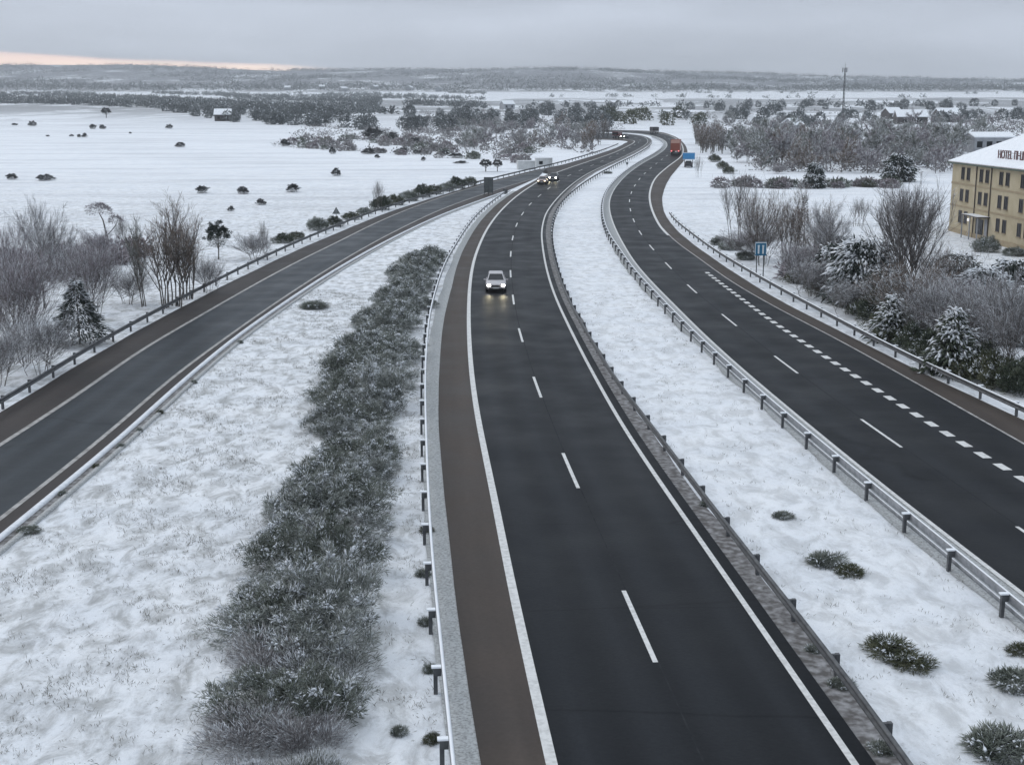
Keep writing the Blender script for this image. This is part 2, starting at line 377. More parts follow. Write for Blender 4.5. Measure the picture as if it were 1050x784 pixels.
def sub(p, s0, s1, step=0.8):
    s = arclen(p); q = np.linspace(s0, s1, max(2, int((s1-s0)/step)+1))
    return np.stack([np.interp(q, s, p[:, 0]), np.interp(q, s, p[:, 1])], 1)
def near_s(p, pt):
    i = np.argmin(np.hypot(*(p-np.array((pt.x, pt.y))).T)); return arclen(p)[i]
def dashes(name, line, first, length, period, width, zo, mat, parent, smax=None, s0=None):
    s = near_s(line, first); tot = smax or arclen(line)[-1]
    while s-period > (0 if s0 is None else s0): s -= period
    V = []; F = []
    while s+length < tot:
        c = sub(line, s, s+length); a = offset(c, -width/2); b = offset(c, width/2); i0 = sum(len(x) for x in V)
        V.append(np.stack([*a.T, terr(*a.T)+zo], 1)); V.append(np.stack([*b.T, terr(*b.T)+zo], 1)); n = len(a)
        for k in range(n-1): F.append((i0+k, i0+n+k, i0+n+k+1, i0+k+1))
        s += period
    return add(name, np_mesh(name, np.concatenate(V), F, None, [mat]), parent)

m_left = trace([(565.6, 783.9), (545, 694.4), (525.3, 606.7), (507.7, 514.6), (491.8, 440), (488.2, 420), (484.3, 391.4), (481.8, 362.9), (480.6, 334.3), (480.9, 305.7), (482.3, 287), (485.8, 268), (492.2, 249.8), (502.4, 230.4), (516.7, 213), (533, 198.8), (548.4, 188.6), (561, 181), (573.6, 176), (591.4, 169.8), (610, 163.5), (630, 156.5), (645, 149.3), (650.5, 146), (649, 143.8), (641, 142.9), (626, 142.4), (606, 141.8)])
m_right = trace([(874.5, 782.3), (817.5, 698.9), (760.4, 615.5), (699, 527.8), (639.7, 440), (617.1, 400), (600, 368.6), (582.9, 334.3), (568.6, 302.9), (560, 274.3), (556.2, 251.4), (555.3, 240), (556.4, 231), (560.2, 218.5), (570.5, 204.5), (582, 193), (595, 183), (608, 175.5), (628.6, 166), (648, 156.6), (661, 149.2), (664.5, 144.6), (660, 140.6), (650, 138.3), (636, 137.1), (612, 136.4)])
m_div = trace([(672.2, 680.4), (629.2, 583.9), (594.6, 504.9), (571.3, 453.2), (556.3, 411.4), (544.3, 380.9), (536.3, 351.4), (530, 332), (526, 305), (523.6, 285), (523.4, 265), (525.5, 245), (529.5, 231), (535, 220.5), (542, 211.3), (549.4, 204), (557, 198), (571.3, 186.9), (590, 177), (606, 170.3), (622, 163.2), (640, 154.5), (653, 147.5), (656.5, 144), (653.5, 141.7), (645, 140.6), (631, 139.9), (608, 139.3)])
m_brown = trace([(492, 784), (488, 747), (477, 685.6), (464.5, 597), (455.5, 510), (450, 440), (449.3, 400), (451.2, 366), (453.2, 341), (457, 317), (462.8, 297), (470, 268), (479.5, 248), (491, 229.5), (505, 214), (518, 203.5), (531, 195), (546, 186.8), (559, 180), (572.6, 175.2), (590.4, 169), (609, 162.8), (629, 155.8), (644, 148.7), (649.2, 146), (648, 144.3), (641, 143.5), (626, 143), (606, 142.4)])
m_redge = offset(m_right, 0.50)
o_left = trace([(1050, 611.6), (1018, 587), (964.9, 546.3), (920, 511.6), (871.9, 472.6), (841.3, 447.4), (803, 415.5), (780, 396.2), (745.7, 366.3), (726.6, 348.6), (707.4, 330), (688.3, 310.4), (674.5, 296.8), (652, 271.4), (639.5, 251.7), (629.6, 232), (625, 216.7), (624.9, 206), (629, 195.5), (637, 185), (647, 175.8), (660, 167), (672, 160.3), (681, 153.8), (684, 148.5), (681, 144), (672, 140), (660, 137.6), (645, 136.2), (612, 135.4)])
o_div = trace([(1050, 546), (1010, 519), (925, 460), (866.5, 419.5), (820, 385), (787.8, 361.2), (758.1, 337.1), (739, 321.8), (718.9, 305.2), (705.9, 293.7), (695, 282.8), (685, 272.6), (677.4, 264.4), (669.5, 256), (658, 241.4), (650, 227), (645.8, 212.8), (645.6, 203.8), (648.8, 194.5), (654.3, 185.5), (661.5, 177.7), (669.7, 170.6), (679, 163.5), (688, 156.5), (691.5, 150), (688, 144), (677, 139.2), (663, 136.6), (648, 135.3), (614, 134.6)])
o_rline = trace([(698, 252.5), (688, 244), (679, 235.4), (671.5, 222.6), (666.8, 209), (666.4, 197), (672, 183), (685, 171), (698, 160.9), (700.5, 153), (696, 144.5), (685, 138.7), (668, 135.5), (650, 134.4), (616, 133.8)], back=None)
o_broad = trace([(1040, 487), (1000, 464), (972, 447), (939, 425.5), (912.2, 409.4), (889.8, 394.4), (857.5, 374), (829.9, 355.9), (814.6, 345.7), (782, 323.3), (753.3, 301.3), (734.2, 287.4), (721.8, 277.3)], back=22)
o_thin = trace([(1052, 457), (1020, 439), (979.6, 416), (945, 396.5), (912, 378), (867, 352.9), (830, 333.5), (803, 320), (782, 308), (757, 293.7), (736, 279.5), (717, 265.3), (696, 250.5), (684, 239.5), (679.8, 234.5)], back=20)
o_brown = trace([(1052, 432), (1010, 413), (975, 396.5), (940, 380.5), (881, 349.6), (840, 329.5), (800, 309), (770, 291), (735, 268), (705, 246), (690, 232), (682, 220), (679, 208), (680.5, 196), (686, 184), (694, 173.5), (702, 164), (705, 157), (701, 147), (690, 139.3), (672, 134.9), (652, 133.8), (616, 133.3)], back=20)
o_outer = np.vstack([o_thin[:-3], o_rline[7:]]); o_outer = smooth_poly(o_outer[::4], 2.0, 2.0)
r_left = trace([(0, 457), (51.4, 424.3), (80, 405.5), (114, 381), (137, 364), (200, 327.3), (257, 294.5), (300, 271.2), (340, 251.5), (394, 225), (442.9, 205.8), (494.3, 189.8), (525, 182), (560, 173.2)], back=4)
r_right = trace([(0, 532.9), (57, 488.6), (114, 442.9), (154, 407), (183, 382), (200, 370), (251, 333), (300, 299.5), (345, 271), (385, 248), (420, 230), (455, 214), (495, 199.5), (525, 190), (552, 182)], back=4)
r_brown = trace([(0, 424), (31, 405.7), (42.9, 398.6), (94, 365.7), (154, 333), (217, 299.5), (300, 258.8), (345, 239.5), (394, 219.5), (442.9, 203.5), (494.3, 188), (525, 180.5), (552, 173.8), (571, 170.5), (596.5, 163.4), (622, 155.4), (634.8, 150.4), (641.5, 146.6), (645, 145.3), (640, 144.2), (626, 143.6), (606, 143)], back=4)
r_edge = trace([(0, 554), (57, 507), (128.6, 447), (174, 404), (205.7, 377), (234, 353), (300, 306), (345, 277), (385, 254), (420, 236), (455, 220), (495, 205), (520, 196)], back=4)

road = tag(ribbon('motorway_road', m_left, m_redge, 0.050, M['asphalt'], cols=3), kind='structure')
ribbon('shoulder', jit(m_brown, .012, 6), m_left, 0.050, M['shoulder'], road, cols=2)
ribbon('edge_line', offset(m_left, -0.14), offset(m_left, 0.14), 0.055, M['paint'], road)
ribbon('edge_line', offset(m_right, -0.095), offset(m_right, 0.095), 0.055, M['paint'], road)
ribbon('joint_line', offset(m_div, 0.06), offset(m_div, 0.105), 0.053, M['seam'], road)
dashes('lane_dashes', m_div, G(672.2, 680.4), 5.5, 17.0, 0.15, 0.057, M['paint'], road)
ribbon('slush_strip', offset(m_redge, -.3), jit(offset(m_redge, 0.70), .06, 4), 0.030, M['slush_dark'], road, cols=2)
sM = smooth_poly(m_brown[::3], 2.0, 3)
ribbon('slush_strip', jit(offset(sM, -0.78)[:110], .05, 5), offset(m_brown, .3)[:110], 0.030, M['slush'], road, cols=2)

oroad = tag(ribbon('opposite_road', o_left, o_outer, 0.050, M['asphalt'], cols=4), kind='structure')
ribbon('shoulder', o_outer, jit(o_brown, .02, 7), 0.046, M['shoulder'], oroad, cols=2)
ribbon('edge_line', offset(o_left, -0.08), offset(o_left, 0.11), 0.055, M['paint'], oroad)
ribbon('edge_line', offset(o_rline[6:], -0.16), offset(o_rline[6:], 0.16), 0.056, M['paint'], oroad)
ribbon('edge_line', offset(o_thin, -0.07), offset(o_thin, 0.07), 0.055, M['paint_worn'], oroad)
ribbon('joint_line', offset(o_div, 0.06), offset(o_div, 0.105), 0.053, M['seam'], oroad)
dashes('lane_dashes', o_div, G(925, 460), 5.5, 17.0, 0.15, 0.057, M['paint'], oroad)
dashes('merge_dashes', o_broad, G(972, 447), 1.05, 1.95, 0.42, 0.057, M['paint'], oroad)
ribbon('slush_strip', jit(offset(o_left, -1.25), .12, 10), o_left, 0.030, M['slush'], oroad, cols=2)

rroad = tag(ribbon('slip_road', r_left, r_right, 0.048, M['slip_asphalt'], cols=3), kind='structure')
ribbon('shoulder', jit(r_brown, .03, 8), np.vstack([r_left, m_brown[near_s(m_brown, G(562, 179)).astype(int)//2:]]), 0.044, M['slip_shoulder'], rroad, cols=2)
ribbon('shoulder', r_right, jit(r_edge, .025, 9), 0.046, M['slip_shoulder'], rroad, cols=1)
ribbon('edge_line', offset(r_left, -0.13), offset(r_left, 0.13), 0.054, M['paint_worn'], rroad)
ribbon('edge_line', offset(r_right, -0.11), offset(r_right, 0.11), 0.054, M['paint_worn'], rroad)
ribbon('gutter', offset(r_edge, .09), offset(r_edge, 0.47), 0.036, M['slush_dark'], rroad)

# ------------------------------------------------------------------ guardrails
WPROF = [(0.0, 0.46), (0.07, 0.50), (0.07, 0.55), (0.0, 0.585), (0.0, 0.635), (0.07, 0.67), (0.07, 0.72), (0.0, 0.76), (-0.03, 0.745), (-0.03, 0.475)]
def sweep(name, line, prof, mat, parent, side):
    n = len(line); nn = normals(line)*side; z = terr(*line.T); k = len(prof)
    V = np.concatenate([np.stack([*(line+nn*a).T, z+b], 1) for a, b in prof]); F = []
    for j in range(k):
        j2 = (j+1) % k
        for i in range(n-1):
            f = (j*n+i, j*n+i+1, j2*n+i+1, j2*n+i); F.append(f if side > 0 else f[::-1])
    return add(name, np_mesh(name, V, F, None, [mat]), parent)
def post_mesh():
    b = MB(); b.box((0, 0, 0.32), (0.11, 0.13, 0.84), top=1); b.box((0.105, 0, 0.62), (0.10, 0.10, 0.22), top=1)
    b.box((0.02, 0, 0.765), (0.26, 0.16, 0.045), mi=1); return b.mesh('post', [M['steel_dark'], M['snow']])
def post_mesh_bare():
    b = MB(); b.box((0, 0, 0.32), (0.11, 0.13, 0.84)); b.box((0.105, 0, 0.62), (0.10, 0.10, 0.22)); return b.mesh('post', [M['steel_dark']])
PM, PMB = post_mesh(), post_mesh_bare()
def guardrail(label, line, side, snowy, s_end=None, phase=0.0, mat='steel', lower=False, step=4.0):
    """side: +1 when the traffic is to the right of the line's direction"""
    t = thing('guardrail', label, 'guardrail', (line[0][0], line[0][1], H(*line[0])))
    bpy.context.view_layer.update()
    inv = t.matrix_world.inverted()
    kids = [sweep('beam', line, WPROF, M[mat], t, side)]
    if snowy: kids.append(sweep('snow_cap', line, [(-0.03, 0.76), (0.05, 0.74), (0.06, 0.755), (0.01, 0.782), (-0.035, 0.775)], M['snow'], t, side))
    if lower:
        kids.append(sweep('lower_rail', line, [(0.02, 0.20), (0.05, 0.20), (0.05, 0.34), (0.02, 0.34)], M[mat], t, side))
        kids.append(sweep('snow_cap', line, [(0.015, 0.34), (0.06, 0.34), (0.06, 0.355), (0.015, 0.355)], M['snow'], t, side))
    s = arclen(line); tot = s_end or s[-1]; q = phase; k = 0
    while q < tot and k < 95:
        x = np.interp(q, s, line[:, 0]); y = np.interp(q, s, line[:, 1]); x2 = np.interp(q+1, s, line[:, 0]); y2 = np.interp(q+1, s, line[:, 1])
        nx, ny = (y2-y)*side, -(x2-x)*side; a = math.atan2(ny, nx); l = math.hypot(nx, ny)+1e-9
        p = add('post', PM if snowy else PMB, t); p.location = (x-nx/l*0.20, y-ny/l*0.20, H(x, y)); p.rotation_euler = (0, 0, a); kids.append(p)
        q += step; k += 1
    for o in kids: o.matrix_parent_inverse = inv
    return t
gl_m = trace([(464.3, 783), (458.6, 720), (451.4, 660), (447, 617), (441.4, 560), (438.5, 500), (436.6, 440), (435.5, 405), (436, 372), (437.8, 345), (440.2, 322), (444.5, 304), (450, 285), (457.5, 266), (467, 250), (478.7, 231.5), (487, 221), (497, 211.4), (509.3, 202), (517, 196.5)], 0.72)
guardrail('snow-topped guardrail along the brown shoulder of the middle carriageway, beside the hedge', gl_m, 1, True, phase=1.2)
gr_m = trace([(936, 784), (918.4, 756), (883.3, 707.7), (839.4, 655), (795.5, 600), (751.6, 545.3), (707.8, 488.3), (671.4, 438.6), (651.4, 414.3), (631.4, 388.6), (614.3, 360), (597, 331.5), (583, 305.7), (573, 281), (566.5, 256), (564.7, 240), (565.5, 229), (568.8, 217), (577, 205), (587.5, 195.3), (600, 186), (613, 178), (633, 167.5), (652, 158), (665, 150), (668.5, 145), (664, 141)], 0.70)
guardrail('dark bare guardrail on the median edge of the middle carriageway', gr_m, -1, False, phase=2.0, mat='steel_dark')
gl_o = trace([(1050, 620.8), (1013.9, 591), (960.8, 547.3), (920, 516), (884, 486.8), (853.5, 461.9), (826, 439.7), (801.4, 419.2), (780, 400.7), (750, 374.5), (726.6, 353.5), (697.8, 325.5), (666, 292.5), (655, 281), (645, 268.5), (636.7, 256.3), (626.8, 242.5), (620.8, 229.7), (618, 216.7), (618.9, 203.6), (624, 192.5), (633, 182), (644, 173), (657, 164.5), (669, 158), (678, 151.8), (680.5, 147.5), (677, 143), (668, 139.3)], 0.74)
guardrail('double snow-lined guardrail between the snowy median and the right carriageway', gl_o, 1, True, phase=1.0, lower=True)
gr_o = trace([(1052, 418.5), (1038.5, 411.8), (979.6, 385.6), (926, 360.3), (856, 324.3), (818.4, 304.2), (787.8, 287.6), (757.2, 270), (734.2, 256), (707.4, 236.5), (693, 225), (686.4, 217)], 0.72, back=20)
guardrail('guardrail on the outer side of the right carriageway, in front of the snowy trees', gr_o, -1, True, phase=1.5, mat='steel_dark')
gl_r = trace([(0, 409), (17, 399.4), (47, 381.4), (93, 353.2), (154, 320), (205.7, 293.8), (257, 268.3), (300, 248.6), (324.6, 238.2), (373.4, 219.2), (417, 204.8), (468.6, 191), (496.9, 184), (520, 178.3), (545.5, 172.4), (571, 166.6), (596.5, 159.8), (622, 151.8), (634, 147)], 0.72, back=4)
sweep('kerb', r_edge, [(-0.12, -0.05), (0.10, -0.05), (0.10, 0.13), (-0.12, 0.15)], M['frost'], rroad, 1)
sweep('kerb', offset(r_edge, 0.55), [(-0.10, -0.05), (0.10, -0.05), (0.10, 0.09), (-0.10, 0.11)], M['slush'], rroad, 1)
guardrail('long dark guardrail on the far side of the slip road, below the bare trees', gl_r, 1, False, phase=0.8, mat='steel_dark')

# ------------------------------------------------------------------ plants: foliage built from closed slivers
def unit(a): return a/(np.linalg.norm(a, axis=1)[:, None]+1e-9)
TRI = np.array([(0, 3, 4), (3, 1, 4), (0, 4, 2), (2, 4, 1), (0, 2, 1), (0, 1, 3)])
def slivers(P, D, Ln, W, T, snow_p, r, m_body=0, m_snow=1):
    """n closed slivers from P along D; the two upper faces of some carry snow"""
    n = len(P); D = unit(D); up = np.array((0, 0, 1.0))+r.normal(0, .15, (n, 3))
    side = unit(np.cross(D, up)); uv = unit(np.cross(side, D))
    Ln = np.broadcast_to(Ln, n)[:, None]; W = np.broadcast_to(W, n)[:, None]; T = np.broadcast_to(T, n)[:, None]
    mid = P+D*Ln*0.5
    V = np.stack([P, P+D*Ln, mid-side*W/2, mid+side*W/2, mid+uv*T], 1).reshape(-1, 3)
    F = (np.arange(n)[:, None, None]*5+TRI[None]).reshape(-1, 3)
    sn = r.random((n, 1)) < np.broadcast_to(snow_p, n)[:, None]
    mi = np.where(np.concatenate([np.repeat(sn, 4, 1), np.zeros((n, 2), bool)], 1), m_snow, m_body).ravel()
    return V, F, mi
def merge(parts):
    V = []; F = []; m = []; k = 0
    for v, f, q in parts: V.append(v); F.append(f+k); m.append(q); k += len(v)
    return np.concatenate(V), np.concatenate(F), np.concatenate(m)
def tubes(segs, n=4):
    """segs: list of (points k x 3, radii k)"""
    V = []; F = []; k = 0
    for P, rad in segs:
        P = np.asarray(P, float); c = len(P)
        d = np.gradient(P, axis=0); d = unit(d); a = unit(np.cross(d, np.array((0.31, 0.83, 0.2))+0*d)); b = np.cross(d, a)
        th = np.arange(n)*2*np.pi/n
        V.append((P[:, None]+(a[:, None]*np.cos(th)[None, :, None]+b[:, None]*np.sin(th)[None, :, None])*np.asarray(rad)[:, None, None]).reshape(-1, 3))
        i = (np.arange(c-1)[:, None]*n+np.arange(n)[None]).ravel(); j = (np.arange(c-1)[:, None]*n+(np.arange(n)[None]+1) % n).ravel()
        F.append(np.concatenate([np.stack([i, j, j+n], 1), np.stack([i, j+n, i+n], 1)])+k); k += c*n
    return np.concatenate(V), np.concatenate(F), np.zeros(sum(len(f) for f in F), int)

def bare_tree(seed, h, spread, stems=1, style='round', twigs=1500, tw=0.022, tl=0.7, clear=0.25, frost=0.42, nb=14, nb2=6):
    """a leafless tree: trunk and limbs as one shape, the haze of twigs as another"""
    r = np.random.default_rng(seed); seg = []; br = []
    def curve(p, d, l, bend, rad, k=5):
        t = np.linspace(0, 1, k)[:, None]; q = p+d*l*t+np.array((0, 0, bend*l))*t*t+r.normal(0, .025*l, (k, 3))*t
        seg.append((q, np.linspace(rad, rad*0.3, k))); return q
    lv1 = []
    for s_ in range(stems):
        a = r.random()*6.28; o = 0.0 if stems == 1 else r.random()*spread*.22; tilt = 0.06 if stems == 1 else r.uniform(.05, {'poplar': .16, 'oval': .13}.get(style, .34))
        d = np.array((math.cos(a)*tilt, math.sin(a)*tilt, 1.0)); d /= np.linalg.norm(d); l = h*(r.uniform(.72, .95) if stems == 1 else r.uniform(.5, .95))
        q = curve(np.array((math.cos(a)*o, math.sin(a)*o, -0.15)), d, l*(.85 if style != 'round' else .7), 0.02, h*(.014 if stems == 1 else .0062), 7)
        for b in range(nb):
            t = r.uniform(clear, 1.0)**0.9; i = t*(len(q)-1); p = q[int(i)] if i >= len(q)-1 else q[int(i)]+(q[int(i)+1]-q[int(i)])*(i % 1)
            aa = r.random()*6.28
            ang = {'round': r.uniform(.6, 1.3), 'poplar': r.uniform(.15, .5), 'oval': r.uniform(.3, .75), 'bush': r.uniform(.4, 1.1)}[style]
            dd = np.array((math.cos(aa)*math.sin(ang), math.sin(aa)*math.sin(ang), math.cos(ang)))
            shape = {'round': math.sqrt(max(.08, 1-((t-.42)/.62)**2)), 'poplar': 1.15-t*.7, 'oval': math.sin(math.pi*min(1, .12+.95*t))*.8+.12, 'bush': 1.0}[style]
            ll = spread*.5*shape*r.uniform(.7, 1.1)/max(math.sin(ang), .35 if style == 'bush' else .6)
            if style == 'round': ll = min(ll, h*.45)
            else: ll = min(ll, h-p[2])
            lv1.append((p, dd, max(ll, .3), h*.0042*(1.1-t*.6)))
    for p, d, l, rad in lv1:
        q = curve(p, d, l, .18 if style != 'bush' else .1, rad, 4); br.append((q, l))
        for k in range(nb2):
            t = r.uniform(.2, .95); i = t*3; pp = q[int(i)]+(q[min(int(i)+1, 3)]-q[int(i)])*(i % 1)
            dd = unit((d+r.normal(0, .5, 3)+np.array((0, 0, .25)))[None])[0]
            q2 = curve(pp, dd, l*r.uniform(.3, .55), .15, rad*.45, 3); br.append((q2, l*.5))
    wts = np.array([b[1] for b in br])+.3; idx = r.choice(len(br), twigs, p=wts/wts.sum()); t = r.uniform(.15, 1, twigs)
    P = np.empty((twigs, 3)); D = np.empty((twigs, 3))
    for n_, (i, tt_) in enumerate(zip(idx, t)):
        q = br[i][0]; f = tt_*(len(q)-1); a = min(int(f), len(q)-2); P[n_] = q[a]+(q[a+1]-q[a])*(f-a); D[n_] = q[a+1]-q[a]
    D = unit(unit(D)+r.normal(0, .55, (twigs, 3))+np.array((0, 0, {'round': .12, 'bush': .3, 'poplar': .55, 'oval': .4}[style])))
    tw_ = slivers(P, D, tl*r.uniform(.5, 1.3, twigs), tw, tw*.5, frost, r)
    return tubes(seg, 4), tw_
def shell(r, n, cz, rx, ry, rz, lumps=9, lump=.32, flat=True, fill=.35):
    """points through a lumpy crown, denser towards its outside, and their outward directions"""
    d = unit(r.normal(0, 1, (n, 3)))
    if flat: d[:, 2] = np.where(d[:, 2] < -.35, -d[:, 2], d[:, 2])
    ld = unit(r.normal(0, 1, (lumps, 3))); la = r.uniform(.4, 1, lumps)*lump
    bump = ((np.clip((d@ld.T-.72)/.28, 0, 1)**.7)*la).sum(1)
    rad = (.70+bump)*(1-fill*r.random(n)**1.6)
    return d*rad[:, None]*np.array((rx, ry, rz))+np.array((0, 0, cz)), d
def evergreen(seed, h, wd, kind='laden', n=1600, ln=.5, wdt=.14, snow=.6):
    """evergreen crown with snow lying on its sprays; its trunk is a second shape"""
    r = np.random.default_rng(seed)
    if kind == 'cone':
        t = r.random(n)**.75; z = h*(.08+.92*(1-t)); ph = r.random(n)*6.28
        tier = 1+.22*np.sin(z/h*34+r.normal(0, .4, n)); rad = wd*.5*(.06+t)*np.sqrt(r.uniform(.35, 1, n))*tier
        P = np.stack([np.cos(ph)*rad, np.sin(ph)*rad, z], 1); d = np.stack([np.cos(ph), np.sin(ph), -.25+0*ph], 1)
        d = d+r.normal(0, .25, d.shape)
    else:
        P, d = shell(r, n, h*(.45 if kind != 'ball' else .42), wd*.5, wd*.5, h*.56, 12, .38, flat=False)
        droop = {'laden': -.45, 'ball': .1, 'up': .8}[kind]
        d = d+np.array((0, 0, droop))+r.normal(0, .3, d.shape)
    if kind in ('ball', 'up'): d = d+r.normal(0, .55, d.shape)
    out = np.clip(np.linalg.norm((P-np.array((0, 0, h*.45)))/np.array((wd*.5, wd*.5, h*.5)), axis=1), 0, 1)
    hh = np.clip(P[:, 2]/h, 0, 1)
    sp = snow*np.clip(.15+1.15*hh, 0, 1)*np.clip(out*1.5-.3, 0, 1)
    P[:, 2] = np.maximum(P[:, 2], .05)
    return slivers(P, d, ln*r.uniform(.6, 1.3, n), wdt*r.uniform(.7, 1.3, n), wdt*.45, sp, r)
def broom(seed, h, wd, n=2600, ln=.36, wdt=.032, snow=.35):
    """a spiky grey-green shrub: fine upright sprigs in several bunches"""
    r = np.random.default_rng(seed); nb = 9
    bc = np.stack([r.uniform(-.36, .36, nb)*wd, r.uniform(-.36, .36, nb)*wd, r.uniform(.0, .2, nb)*h], 1); bh = r.uniform(.6, 1.0, nb)
    k = r.integers(0, nb, n); d = unit(r.normal(0, 1, (n, 3))); d[:, 2] = np.abs(d[:, 2])
    rr = r.random(n)**.45
    P = bc[k]+d*rr[:, None]*np.array((wd*.27, wd*.27, 1))*np.stack([np.ones(n), np.ones(n), h*.72*bh[k]], 1)
    D = d*np.array((.9, .9, .5))+np.array((0, 0, .55))+r.normal(0, .35, (n, 3))
    lay = unit(bc[:, :2]+r.normal(0, .2, (nb, 2)))          # snow presses the bunches over
    D[:, :2] += lay[k]*.45
    sp = snow*np.clip(rr*1.5-.35, 0, 1)*r.choice([.3, 1, 1.7], nb)[k]
    P[:, 2] = np.maximum(P[:, 2], 0.02)
    return slivers(P, D, ln*r.uniform(.5, 1.4, n), wdt, wdt*.6, sp, r)
def plume_shrub(seed, h, wd, plumes=60, per=70, ln=.17, wdt=.022, snow=.4):
    """a shrub of many small snow-bent bunches of fine sprigs, with snow lying on the upper side of some"""
    r = np.random.default_rng(seed); out = []; wind = np.array((.35, -.25, 0))
    lob = r.normal(0, .3, (5, 2))*wd; lh = r.uniform(.65, 1.05, 5)
    for k in range(plumes):
        a = r.random()*6.28; q = math.sqrt(r.random()); c = np.array((math.cos(a), math.sin(a), 0))*q*wd*.46
        hh = h*(1-.6*q**2.2)*lh[np.argmin(((lob-c[:2])**2).sum(1))]*r.uniform(.8, 1.1)
        lean = np.append(r.normal(0, .45, 2), 0)+c/wd*.9+wind*r.uniform(.2, 1.2)
        t = r.uniform(.25, 1, per)**.8; L_ = r.uniform(.45, .8)*min(1, hh/.6)
        base = c+np.array((0, 0, max(hh-L_*.75, 0)))
        P = base+lean*(L_*t**1.6)[:, None]*.8+np.array((0, 0, 1))*(L_*(1.05*t-.35*t**2.4))[:, None]
        perp = unit(r.normal(0, 1, (per, 3))); P = P+perp*(.04+.10*np.sin(np.pi*np.clip(t, .1, .93)))[:, None]
        D = unit(lean*(t**.8)[:, None]+np.array((0, 0, 1))*(1.0-.8*t**2)[:, None])+perp*.9+r.normal(0, .35, (per, 3))
        heavy = r.choice([.1, .5, 1.1, 2.2], p=[.34, .32, .22, .12])
        sp = np.clip(snow*heavy*(.1+1.2*np.clip(perp[:, 2]+.1, 0, 1)), 0, 1)
        P[:, 2] = np.maximum(P[:, 2], .02)
        out.append(slivers(P, D, ln*r.uniform(.5, 1.5, per), wdt*r.uniform(.8, 1.4), wdt*.6, sp, r))
        if heavy > 1:           # clots of snow caught on the bent bunch
            n = int(4*heavy); tq = r.uniform(.6, 1, n); cc = base+lean*(L_*tq**1.6)[:, None]*.8+np.array((0, 0, 1))*(L_*(1.05*tq-.35*tq**2.4)+.06)[:, None]+r.normal(0, .05, (n, 3))
            out.append(slivers(cc, lean+r.normal(0, .5, (n, 3)), r.uniform(.08, .22, n), r.uniform(.05, .11, n), .045, 1.0, r))
    n = 500; d = unit(r.normal(0, 1, (n, 3))); d[:, 2] = np.abs(d[:, 2]); P = d*np.array((wd*.42, wd*.42, h*.62))*(r.random(n)**.4)[:, None]; P[:, 2] += .02
    out.append(slivers(P, d+r.normal(0, .8, (n, 3)), .4, .035, .02, .05, r))      # older wood inside
    return merge(out)
def bough_tree(seed, h, wd, boughs=150, per=16, snow=.75, shape='dome'):
    """evergreen whose drooping boughs carry pads of snow above dark undersides"""
    r = np.random.default_rng(seed); out = []
    n = 900; d = unit(r.normal(0, 1, (n, 3))); rr = (r.random(n)**.5)*.8
    P = d*rr[:, None]*np.array((wd*.46, wd*.46, h*.46))+np.array((0, 0, h*.46))
    if shape == 'cone': P[:, :2] *= np.clip(1.25-P[:, 2]/h*1.15, .05, 1.2)[:, None]
    P[:, 2] = np.maximum(P[:, 2], .05); out.append(slivers(P, d+r.normal(0, .4, (n, 3)), .5, .10, .05, 0.0, r))
    ph = r.random(boughs)*6.28; z = r.uniform(.06, .98, boughs)
    for k in range(boughs):
        rad = wd*.5*((math.sqrt(max(.04, 1-((z[k]-.38)/.64)**2)) if shape == 'dome' else (1.05-z[k])*1.02))*r.uniform(.8, 1.1)
        o = np.array((math.cos(ph[k]), math.sin(ph[k]), 0)); c = o*rad+np.array((0, 0, z[k]*h*.97)); s_ = wd*.10*(1.1-.4*z[k])
        off = r.normal(0, 1, (per, 3))*np.array((s_, s_, s_*.5)); P = c+off-o*s_
        D = o*1.0+np.array((0, 0, -.45))+r.normal(0, .4, (per, 3))
        hv = r.random() < snow*(.35+.8*z[k])
        sp = np.where(off[:, 2] > -.1*s_, .95 if hv else .12, .04)
        P[:, 2] = np.maximum(P[:, 2], .05)
        out.append(slivers(P, D, s_*r.uniform(1.1, 2.3, per), s_*r.uniform(.35, .7, per), s_*.3, sp, r))
    return merge(out)
def lump_tree(seed, h, wd, n=220, snow=.3, ln=.9, wdt=.5):
    r = np.random.default_rng(seed); P, d = shell(r, n, h*.40, wd*.5, wd*.5, h*.58, 9, .35, flat=False); P[:, 2] = np.maximum(P[:, 2], .04)
    hh = P[:, 2]/h
    return slivers(P, d+r.normal(0, .8, d.shape), ln*r.uniform(.6, 1.3, n), wdt, wdt*.5, .25*snow*np.clip(hh*1.6-.3, 0, 1), r)

def fol(name, c1, c2, sc=1.2): return mat_noise(name, c1, c2, sc, 0.85, detail=3, lo=.4, hi=.6)
F_hedge = fol('grey_green_broom', (0.105, 0.122, 0.100), (0.27, 0.29, 0.26), .9)
F_hedge2 = fol('pale_broom', (0.16, 0.178, 0.16), (0.36, 0.38, 0.36), .9)
F_green = fol('dark_green_leaves', (0.030, 0.044, 0.026), (0.090, 0.105, 0.070))
F_olive = fol('olive_green_leaves', (0.050, 0.060, 0.030), (0.120, 0.125, 0.075))
F_oak = fol('holm_oak_leaves', (0.070, 0.080, 0.078), (0.140, 0.150, 0.146), .4)
F_bush = fol('field_bush_leaves', (0.045, 0.048, 0.050), (0.095, 0.098, 0.100), .8)
F_far = fol('hazed_far_oak', (0.10, 0.115, 0.12), (0.19, 0.205, 0.21), .12)  # oak leaves for the far woods, distance haze painted in as a paler colour
F_con = fol('conifer_needles', (0.018, 0.027, 0.022), (0.040, 0.052, 0.042))
T_grey = fol('grey_twigs', (0.20, 0.19, 0.195), (0.34, 0.33, 0.335))
T_purple = fol('purple_grey_twigs', (0.19, 0.165, 0.18), (0.33, 0.295, 0.315))
